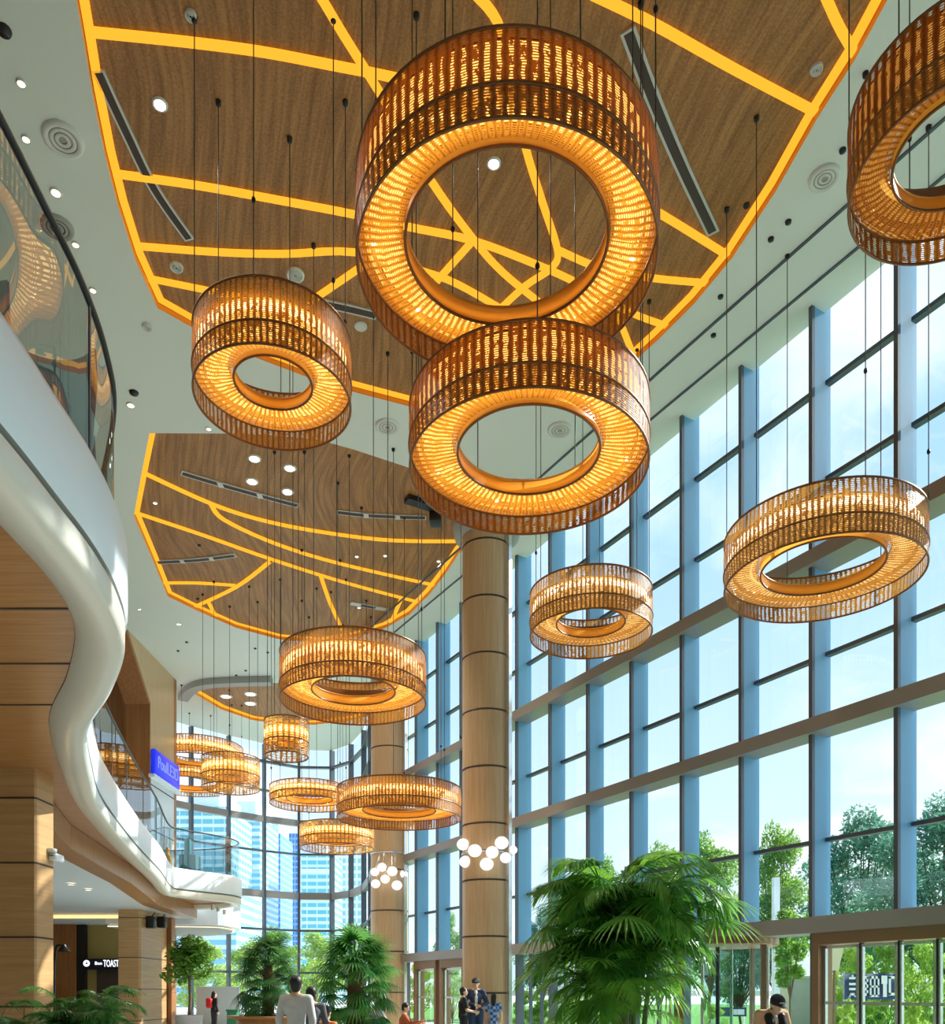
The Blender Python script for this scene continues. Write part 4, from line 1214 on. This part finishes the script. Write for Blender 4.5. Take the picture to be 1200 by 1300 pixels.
# ficus in a grey tub under the gallery
fx, fy = PX(240, 26), 26.0
t = thing('potted_tree', 'slender potted tree with bright leaves in a grey tub under the gallery', 'plant', (fx, fy, 0))
blobs = [(Vector((fx+dx, fy+dy, z)), (.5, .5, .34)) for dx, dy, z in ((-.35, 0, 2.0), (.3, .1, 2.1), (0, -.2, 2.45), (-.3, .2, 2.6), (.35, 0, 2.6), (.05, 0, 2.85))]
MB().tube([(fx, fy, .6), (fx+.04, fy, 1.2), (fx, fy, 1.9)], [.06, .05, .04], 8).build('trunk', M['bark'], t)
g = leafcloud(3, 1500, blobs, .11); g.build('foliage', M['leaf_a'], t)
pot(t, Vector((fx, fy, 0)), .42, .72, M['pot'])

# ================================================================== PEOPLE
SKIN = pbr('skin', (.72, .44, .30), .5)
HAIR = pbr('black hair', (.012, .010, .009), .5)
def fuse(m_, name, mat, parent, vox=.012, smooth=4):
    me = bpy.data.meshes.new('tmp'); me.from_pydata(m_.v, [], m_.f)
    bm = bmesh.new(); bm.from_mesh(me); bmesh.ops.remove_doubles(bm, verts=bm.verts, dist=1e-5); bmesh.ops.recalc_face_normals(bm, faces=bm.faces); bm.to_mesh(me); bm.free()
    o = bpy.data.objects.new('tmp', me); COL.objects.link(o)
    rm = o.modifiers.new('r', 'REMESH'); rm.mode = 'VOXEL'; rm.voxel_size = vox
    sm = o.modifiers.new('s', 'SMOOTH'); sm.iterations = smooth; sm.factor = .5
    dg = bpy.context.evaluated_depsgraph_get(); dg.update()
    me2 = bpy.data.meshes.new_from_object(o.evaluated_get(dg))
    bpy.data.objects.remove(o); bpy.data.meshes.remove(me)
    me2.name = name; me2.materials.clear(); me2.materials.append(mat)
    for p in me2.polygons: p.use_smooth = True
    o = bpy.data.objects.new(name, me2); COL.objects.link(o); o.parent = parent
    return o
def caps(m_, pts, rs, n=10):
    pts = [Vector(p) for p in pts]
    for p, r in zip(pts, rs): m_.ball(p, r, n, 8)
    for i in range(len(pts)-1):
        if (pts[i+1]-pts[i]).length > 1e-3: m_.tube([pts[i], pts[i+1]], [rs[i], rs[i+1]], n)
def person(label, loc, heading, H_, top, bottom, joints=None, hair='short', cap=None, sleeve='long', tilt=0., turn=0., extra=None, shoe=(.05, .05, .06), skirt=False):
    s = H_/1.72
    J = dict(pelvis=(0, 0, .95), waist=(0, .0, 1.10), chest=(0, .0, 1.27), neck=(0, .01, 1.46), head=(0, -.015, 1.59),
             shL=(.175, 0, 1.405), elL=(.235, .03, 1.13), wrL=(.225, -.05, .89), shR=(-.175, 0, 1.405), elR=(-.235, .03, 1.13), wrR=(-.225, -.05, .89),
             hpL=(.09, 0, .92), knL=(.10, -.02, .50), anL=(.10, .03, .09), hpR=(-.09, 0, .92), knR=(-.10, -.02, .50), anR=(-.10, .03, .09))
    J.update(joints or {})
    J = {k: Vector(v)*s for k, v in J.items()}
    t = thing('person', label, 'person', loc)
    t.rotation_euler.z = heading
    mt = pbr('top cloth', top, .8, var=.08, scale=20) if not isinstance(top, bpy.types.Material) else top
    mbm = pbr('bottom cloth', bottom, .8)
    # body
    b = MB()
    caps(b, [J['pelvis'], J['waist'], J['chest']], [.125*s, .115*s, .13*s])
    caps(b, [J['chest']+Vector((.05*s, 0, .03*s)), J['chest']-Vector((.05*s, 0, -.03*s))], [.11*s, .11*s])
    caps(b, [J['shL'], J['neck']-Vector((0, 0, .02*s)), J['shR']], [.055*s, .062*s, .055*s])
    caps(b, [J['neck'], J['head']], [.052*s, .055*s])
    hm = Matrix.Rotation(turn, 4, 'Z') @ Matrix.Rotation(tilt, 4, 'X')
    hd = J['head']
    hp = lambda x, y, z: hd + (hm @ Vector((x, y, z)))*s
    b.ball(hd + (hm @ Vector((0, .012, .035)))*s, .1*s, 16, 12, (.80, .98, 1.02), hm.to_3x3().to_4x4())
    b.ball(hp(0, -.03, -.045), .062*s, 12, 8, (.88, .9, .95))
    b.ball(hp(0, -.098, -.005), .018*s, 8, 6, (.8, 1.1, 1.3))          # nose
    b.ball(hp(0, -.088, -.052), .02*s, 8, 6, (1.2, .6, .5))            # lips
    for sg in (-1, 1): b.ball(hp(sg*.083, .012, .0), .024*s, 8, 6, (.45, .8, 1.2))
    for S_ in 'LR':
        caps(b, [J['sh'+S_], J['el'+S_], J['wr'+S_]], [.052*s, .042*s, .029*s])
        caps(b, [J['hp'+S_], J['kn'+S_], J['an'+S_]], [.088*s, .06*s, .042*s])
        an = J['an'+S_]
        caps(b, [an-Vector((0, -.01, .04))*s, an+Vector((0, -.15, -.06))*s], [.042*s, .032*s])
        # hand: palm, four fingers of different length and a thumb from its side
        d = (J['wr'+S_]-J['el'+S_]).normalized(); wr = J['wr'+S_]
        sgn = 1 if S_ == 'L' else -1
        side = d.cross(Vector((sgn, 0, 0)))
        side = side.normalized() if side.length > .2 else Vector((0, -1, 0))
        nrm = d.cross(side).normalized()*sgn
        caps(b, [wr, wr+d*.045*s+side*.012*s], [.026*s, .027*s], 8)
        caps(b, [wr+d*.075*s+side*.026*s, wr+d*.075*s-side*.026*s], [.017*s, .015*s], 8)
        for k, ln in enumerate((.066, .075, .07, .055)):
            k0 = wr+d*.085*s+side*(.028-.0187*k)*s; k1 = k0+(d*.6-nrm*.12)*ln*s; k2 = k1+(d*.45-nrm*.45).normalized()*ln*.5*s
            caps(b, [k0, k1, k2], [.0105*s, .0095*s, .008*s], 6)
        th0 = wr+d*.035*s+side*.03*s
        caps(b, [th0, th0+(d*.6+side*.7)*.045*s, th0+(d*.95+side*.6)*.07*s], [.013*s, .0115*s, .0095*s], 6)
    fuse(b, 'body', SKIN, t, .011*s)
    for sg in (-1, 1):
        MB().ball(hp(sg*.034, -.086, .018), .0125*s, 8, 6, (1.3, .6, .8)).build('eye', HAIR, t).data.transform(Matrix.Identity(4))
    # clothing
    c = MB()
    caps(c, [J['pelvis']+Vector((0, 0, .0)), J['waist'], J['chest']], [.145*s, .132*s, .148*s])
    caps(c, [J['chest']+Vector((.055*s, 0, .03*s)), J['chest']-Vector((.055*s, 0, -.03*s))], [.125*s, .125*s])
    caps(c, [J['shL'], J['neck']-Vector((0, 0, .055*s)), J['shR']], [.07*s, .072*s, .07*s])
    for S_ in 'LR':
        el = J['el'+S_]; wr = J['wr'+S_]; sh = J['sh'+S_]
        if sleeve == 'long': caps(c, [sh, el, el.lerp(wr, .93)], [.068*s, .056*s, .042*s])
        else: caps(c, [sh, sh.lerp(el, .72)], [.068*s, .062*s])
    if skirt: caps(c, [J['pelvis'], J['pelvis']-Vector((0, 0, .25*s)), J['pelvis']-Vector((0, 0, .42*s))], [.15*s, .19*s, .21*s])
    fuse(c, 'shirt' if not skirt else 'dress', mt, t, .012*s)
    c = MB()
    caps(c, [J['pelvis'], J['pelvis']-Vector((0, 0, .01))], [.137*s, .13*s])
    for S_ in 'LR': caps(c, [J['hp'+S_], J['kn'+S_], J['kn'+S_].lerp(J['an'+S_], .93)], [.108*s, .08*s, .064*s])
    fuse(c, 'trousers', mbm, t, .013*s)
    for S_ in 'LR':
        an = J['an'+S_]; c = MB()
        caps(c, [an-Vector((0, -.02, .035))*s, an+Vector((0, -.15, -.052))*s], [.052*s, .04*s])
        fuse(c, 'shoe', pbr('shoe', shoe, .5), t, .012*s)
    # hair and cap
    c = MB()
    mm = hm.to_3x3().to_4x4()
    c.ball(hd + (hm @ Vector((0, .028, .055)))*s, .108*s, 16, 12, (.84, .92, .96), mm)
    c.ball(hp(0, .045, .0), .088*s, 12, 10, (.88, .75, 1.1))
    if hair == 'long':
        caps(c, [hp(0, .05, .02), hp(0, .075, -.10), hp(0, .085, -.22)], [.09*s, .085*s, .06*s])
    if hair == 'bun': c.ball(hp(0, .11, .07), .045*s)
    fuse(c, 'hair', HAIR, t, .011*s, 3)
    if cap:
        c = MB()
        mc = pbr('cap cloth', cap, .7)
        c.ball(hd + (hm @ Vector((0, .012, .075)))*s, .112*s, 16, 10, (.88, 1.0, .72), mm)
        cpo = fuse(c, 'cap', mc, t, .011*s, 2)
        c = MB(); c.ball(hp(0, -.125, .072), .072*s, 14, 6, (.95, 1.0, .14), mm)
        o = fuse(c, 'cap_brim', mc, t, .008*s, 1); o.parent = cpo
        c = MB(); c.cbox((0, 0, 0), (.07, .006, .014), Matrix.Translation(hp(0, -.103, .10)/1.0) @ Matrix.Scale(s, 4)); o = c.build('cap_mark', M['disc'], None); o.parent = cpo
    if extra: extra(t, J, s, hp)
    return t
P180 = PI
SIT = dict(pelvis=(0, 0, .56), waist=(0, -.02, .70), chest=(0, -.03, .88), neck=(0, -.03, 1.07), head=(0, -.06, 1.20), shL=(.175, -.03, 1.01), elL=(.24, -.05, .76), wrL=(.17, -.25, .66),
           shR=(-.175, -.03, 1.01), elR=(-.24, -.05, .76), wrR=(-.17, -.25, .66), hpL=(.09, -.02, .54), knL=(.12, -.43, .53), anL=(.12, -.40, .09), hpR=(-.09, -.02, .54), knR=(-.12, -.43, .53), anR=(-.12, -.40, .09))
def bench(label, x, y, w_, d, h, mat, rot=0., back=False, name='bench', cat='bench'):
    t = thing(name, label, cat, (x, y, 0)); t.rotation_euler.z = rot
    off = Vector((x, y, 0))
    X = Matrix.Translation(off)
    MB().bbox((-w_/2, -d/2, h-.14), (w_/2, d/2, h), .03, X).build('seat', mat, t)
    for sx in (-1, 1):
        for sy in (-1, 1): MB().cbox((sx*(w_/2-.07), sy*(d/2-.07), (h-.14)/2), (.05, .05, h-.14), X).build('leg', M['black'], t)
    if back: MB().bbox((-w_/2, d/2-.12, h-.1), (w_/2, d/2, h+back), .04, X).build('backrest', mat, t)
    return t
person('dark haired man in a light grey long sleeved top seen from behind', (PX(376, 11.4), 11.4, 0), PI, 1.64, (.60, .60, .62), (.06, .07, .10), hair='short')
person('dark haired companion half hidden beyond the man in grey', (PX(395, 12.3), 12.3, 0), PI+.3, 1.50, (.10, .10, .12), (.05, .05, .06))
# seated person with an orange top
person('seated dark haired person with an orange top below the companion', (PX(412, 13.2), 13.2, 0), PI-.4, 1.56, (.85, .22, .05), (.10, .12, .2), SIT, tilt=.1)
bench('low dark stool under the seated person with the orange top', PX(412, 13.2), 13.2, .42, .42, .41, M['black'], -.4, name='stool', cat='stool')
def vest(t, J, s, hp):
    c = MB(); caps(c, [J['neck']-Vector((0, .05, .06)), J['chest']-Vector((0, .11, 0)), J['waist']-Vector((0, .10, 0))], [.05, .05, .04])
    fuse(c, 'white_collar', M['white_ceiling'], t, .012, 2)
person('standing man in a navy jacket and dark cap with arms folded low by the column', (PX(604, 20.7), 20.7, 0), .1, 1.745, (.03, .05, .13), (.03, .06, .14),
       dict(elL=(.27, -.02, 1.14), wrL=(.06, -.20, 1.06), elR=(-.27, -.02, 1.14), wrR=(-.04, -.22, 1.09)), cap=(.012, .013, .018), tilt=.18, extra=vest)
person('figure in a long black coat standing against the shoulder of the man in a cap', (PX(588.5, 20.35), 20.35, 0), PI*.55, 1.53, (.015, .015, .02), (.015, .02, .03),
       dict(elL=(.2, -.06, 1.12), wrL=(.10, -.30, 1.08), elR=(-.2, -.06, 1.12), wrR=(-.08, -.30, 1.06)), sleeve='short')
m_, nt_ = mat_base('blue checked cloth')
tc_ = nt_.n('ShaderNodeTexCoord'); ck = nt_.n('ShaderNodeTexChecker', i_Vector=tc_.outputs['Object'], i_Color1=(.03, .10, .38), i_Color2=(.30, .48, .75), i_Scale=14.)
nt_.n('ShaderNodeOutputMaterial', i_Surface=nt_.n('ShaderNodeBsdfPrincipled', i_Base_Color=ck, i_Roughness=.8))
person('long haired person in a blue checked dress by the column', (PX(627, 21.05), 21.05, 0), PI-.2, 1.37, m_, (.35, .25, .2), hair='long', sleeve='short', skirt=True)
person('person in rust red reclining sideways on the low sofa', (PX(512, 19.6), 19.6, 0), PI/2, 1.50, (.42, .10, .03), (.25, .08, .04),
       {**SIT, 'wrL': (.12, -.46, .84), 'wrR': (-.12, -.46, .80), 'elL': (.2, -.2, .80), 'elR': (-.2, -.2, .78)}, tilt=.35)
bench('long low brown sofa holding the person in rust red', PX(503, 19.6), 19.6, 1.6, .75, .42, pbr('brown leather', (.40, .17, .06), .45), 0, name='sofa', cat='sofa')
o = MB().bbox((-.27, -.1, 0), (.27, .1, .46), .09, Matrix.Translation((PX(482, 19.5), 19.62, .53)) @ Matrix.Rotation(-.45, 4, 'Y'), 3).build('cushion', pbr('grey cushion', (.42, .43, .46), .85, var=.2, scale=6))
tag(rebase(o), 'plump grey cushion leaning on the low brown sofa', 'cushion')
def straps(t, J, s, hp):
    for sg in (-1, 1):
        c = MB(); caps(c, [J['chest']+Vector((sg*.09, -.09, .10)), J['chest']+Vector((sg*.085, -.135, 0)), J['waist']+Vector((sg*.085, -.125, 0)), J['pelvis']+Vector((sg*.09, -.12, .05))], [.062, .06, .06, .06])
        fuse(c, 'black_vest_panel', M['black'], t, .012, 2)
    c = MB(); caps(c, [J['neck']-Vector((0, .07, .09)), J['waist']-Vector((0, .13, 0))], [.03, .035]); fuse(c, 'white_shirt_front', M['white_ceiling'], t, .01, 2)
person('person in a tan jacket, black vest and dark cap sitting with head bowed', (PX(977, 11.6), 11.6, 0), .15, 1.74, (.72, .42, .24), (.04, .04, .05),
       {**{k: (v[0], v[1]-(.03 if v[2] > .6 else 0), v[2]+.11) for k, v in SIT.items() if k not in ('anL', 'anR')}, 'anL': (.12, -.40, .12), 'anR': (-.12, -.40, .12), 'neck': (0, -.10, 1.17), 'head': (0, -.20, 1.235)}, cap=(.012, .012, .014), tilt=.5, extra=straps)
bench('dark bench under the person with the bowed head', PX(977, 11.6), 11.62, 1.1, .40, .52, M['black'], .15)
def pack(t, J, s, hp):
    c = MB(); c.bbox(J['chest']+Vector((-.14, .12, -.2)), J['chest']+Vector((.14, .27, .16)), .06); fuse(c, 'red_backpack', pbr('red fabric', (.75, .03, .04), .6), t, .014, 1)
person('small figure in black with a red backpack near the far windows', (PX(272, 29.5), 29.5, 0), PI*.75, 1.42, (.02, .02, .025), (.03, .03, .04), hair='long', extra=pack)

# ================================================================== SMALL THINGS
# blue sign on the portal
sx = XW + .02
t = thing('wall_sign', 'blue illuminated sign with pale letters on the wood portal', 'sign', (sx, 31.3, EYE+8.0))
sy0, sy1, sz0, sz1 = 30.15, 32.75, EYE+7.72, EYE+8.62
bl = MB(); bl.bbox((sx, sy0, sz0), (sx+.18, sy1, sz1), .08); bl.build('sign_box', pbr('blue sign face', (.01, .02, .75), .3, emit=(.01, .03, .9), estr=.55), t)
MB().box((sx, sy0-.15, sz0-.16), (sx+.22, sy1, sz0-.05)).build('sign_ledge', M['white_plaster'], t)
def text(body, size, name, mat, parent, Mx):
    cu = bpy.data.curves.new(name, 'FONT'); cu.body = body; cu.size = size; cu.extrude = .008; cu.align_x = 'CENTER'; cu.align_y = 'CENTER'
    o = bpy.data.objects.new('tmp', cu); COL.objects.link(o)
    dg = bpy.context.evaluated_depsgraph_get(); dg.update()
    me = bpy.data.meshes.new_from_object(o.evaluated_get(dg)); bpy.data.objects.remove(o)
    me.name = name; me.transform(Mx)
    if parent: me.transform(Matrix.Translation(-ORG[parent.name]))
    me.materials.clear(); me.materials.append(mat)
    o = bpy.data.objects.new(name, me); COL.objects.link(o); o.parent = parent
    return o
text('PoulLE3D', .62, 'lettering', emis('pale sign letters', (.35, .45, 1.), .75), t,
     Matrix.Translation((sx+.19, (sy0+sy1)/2, (sz0+sz1)/2)) @ Matrix(((0, 0, 1, 0), (1, 0, 0, 0), (0, 1, 0, 0), (0, 0, 0, 1))) @ Matrix.Scale(.85, 4, (1, 0, 0)))
# shop sign
sy = 31.2
t = thing('shop_sign', 'black lit shop sign with white letters in the olive shop front', 'sign', D(127, 1224, sy))
q0, q1 = D(103, 1231, sy), D(150, 1217, sy)
MB().box((q0.x, sy, q0.z), (q1.x, sy+.12, q1.z)).build('sign_box', pbr('black sign face', (.01, .012, .03), .3), t)
RX = Matrix.Rotation(PI/2, 4, 'X')
lit = emis('white sign letters', (.85, .92, 1.), 1.6)
text('TOAST', .36, 'lettering', lit, t, Matrix.Translation(D(141, 1223.5, sy-.012)) @ RX @ Matrix.Scale(.5, 4, (1, 0, 0)))
text('Bon', .17, 'small_lettering', lit, t, Matrix.Translation(D(125, 1223, sy-.012)) @ RX)
MB().lathe([(.04, 0), (.11, 0), (.12, .012)], (0, 0, 0), 14).build('round_emblem', lit, None).name = 'round_emblem'
o = COL.objects['round_emblem']; o.data.transform(Matrix.Translation(D(110, 1223, sy-.012)-ORG[t.name]) @ RX); o.parent = t
# arc floor lamps
def arclamp(label, x, y, pts, y_):
    t = thing('arc_floor_lamp', label, 'floor lamp', (PX(x, y_), y_, 0))
    MB().lathe([(0, 0), (.16, 0), (.16, .03), (0, .035)], (PX(x, y_), y_, 0), 20).build('base', M['black'], t)
    P_ = [Vector((PX(x, y_), y_, .03))] + [D(a, b, y_) for a, b in pts]
    MB().tube(crom(P_, 5), .02, 7).build('stem', M['black'], t)
    e = P_[-1]
    MB().lathe([(.02, .05), (.09, -.06), (.085, -.06)], e, 16).build('lamp_shade', M['black'], t)
arclamp('black angled floor lamp between the left wood column and the leafy plant', 68.5, 0, [(69, 1240), (71, 1205), (76, 1200), (81, 1203)], 12.6)
arclamp('thin curved floor lamp beside the sofa in front of the far column', 487.5, 0, [(487.5, 1270), (485.5, 1263), (481, 1261), (478, 1264)], 20.5)
# security camera
p = D(71, 1089, 11.2)
t = thing('security_camera', 'white security camera on the side of the left wood column', 'camera', (-5.3, 11.2, p.z))
MB().lathe([(0, 0), (.07, 0), (.07, .05)], Vector((-5.5, 11.1, p.z+.05)), 14).build('bracket', M['disc'], t)
MB().bbox(p-Vector((.05, .12, .05)), p+Vector((.06, .12, .05)), .025).build('housing', M['white_plaster'], t)
MB().lathe([(0, -.0), (.035, .01)], p-Vector((0, .125, .0)), 10).build('lens', M['black'], t)
# black spotlights on the second column, small spots under the balcony
for x, sy_, l in ((192, 26.05, 'left black spotlight box at the top of the second wood column'), (206, 26.9, 'right black spotlight box at the top of the second wood column')):
    p = D(x, 1170, sy_)
    t = thing('spotlight', l, 'spotlight', p)
    MB().bbox(p-Vector((.12, .14, .2)), p+Vector((.12, .14, .16)), .03).build('housing', M['black'], t)
    MB().tube([p+Vector((0, .05, .15)), p+Vector((0, .3, .3))], .02, 6).build('bracket', M['black'], t)
for x, y, l in ((90, 1122, 'first recessed light in the soffit past the left column'), (112, 1129, 'second recessed light in the soffit past the left column')):
    downlight(l, x, y, 2.44, .09, M['downwarm'])
for x, y, l in ((270, 1151, 'first'), (277, 1153, 'second'), (285, 1157, 'third')):
    p = U(x, y, 2.62)
    t = thing('track_spot', l+' small white track spot from the left under the far end of the gallery', 'spotlight', p)
    MB().tube([p+Vector((0, 0, .05)), p-Vector((0, 0, .1))], .05, 10).build('housing', M['disc'], t)
# grey screen and green box near the far windows
o = MB().bbox((PX(249, 33.5), 33.5, 0), (PX(304, 33.5), 33.6, EYE+.17), .02).build('partition_screen', pbr('pale grey screen', (.62, .68, .74), .4))
tag(rebase(o), 'long pale grey partition screen standing near the far windows', 'screen')
t = thing('bin', 'dark green box bin right of the figure with the red backpack', 'bin', (PX(296, 26), 26, 0))
MB().bbox((PX(290, 26), 25.8, 0), (PX(303, 26), 26.2, EYE-.60), .03).build('body', pbr('green box', (.03, .20, .09), .4), t)
MB().bbox((PX(289, 26), 25.78, EYE-.62), (PX(304, 26), 26.22, EYE-.56), .02).build('lid', pbr('green lid', (.02, .15, .07), .4), t)
# lounge chairs and cabinet behind the balustrade
dk = EYE+3.46
def shell_chair(label, x, y, rot, col):
    t = thing('shell_chair', label, 'chair', (x, y, dk)); t.rotation_euler.z = rot; t.scale.z = 1.22
    c = Vector((x, y, dk)); m_ = pbr('chair shell', col, .3, coat=.3)
    MB().lathe([(.30, .38), (.36, .55), (.40, .95), (.385, 1.15), (.36, 1.15), (.33, .55), (.1, .42)], c, 20, a0=.4, a1=.4+PI*1.25).build('shell', m_, t)
    MB().lathe([(0, .34), (.33, .36), (.34, .44), (0, .48)], c, 20).build('seat', m_, t)
    MB().lathe([(.0, 0), (.22, 0), (.22, .02), (.03, .05), (.03, .36)], c, 16).build('pedestal', M['steel'], t)
shell_chair('pale blue shell chair behind the glass balustrade, nearer one', -3.15, 6.2, .3, (.35, .62, .78))
shell_chair('pale blue shell chair behind the glass balustrade, one further back', -3.45, 7.1, .8, (.45, .68, .82))
t = thing('cabinet', 'dark teal cabinet block on the far end of the gallery', 'cabinet', (PX(235, 26), 26.4, dk))
MB().bbox((PX(224, 26), 26.2, dk), (PX(246, 26), 26.7, dk+.75), .03).build('body', pbr('teal cabinet', (.04, .22, .26), .35), t)
MB().bbox((PX(230, 26), 26.25, dk+.75), (PX(238, 26), 26.6, dk+1.25), .03).build('top_box', pbr('teal box', (.05, .28, .32), .35), t)
t = thing('figurine', 'small golden figurine on the gallery behind the glass', 'ornament', (PX(213, 24.6), 24.6, dk))
MB().lathe([(0, 0), (.12, 0), (.10, .1), (.05, .14), (.13, .3), (.12, .42), (.04, .52), (.07, .6), (.05, .68), (0, .7)], (PX(213, 24.6), 24.6, dk), 14).build('figure', M['collar'], t)
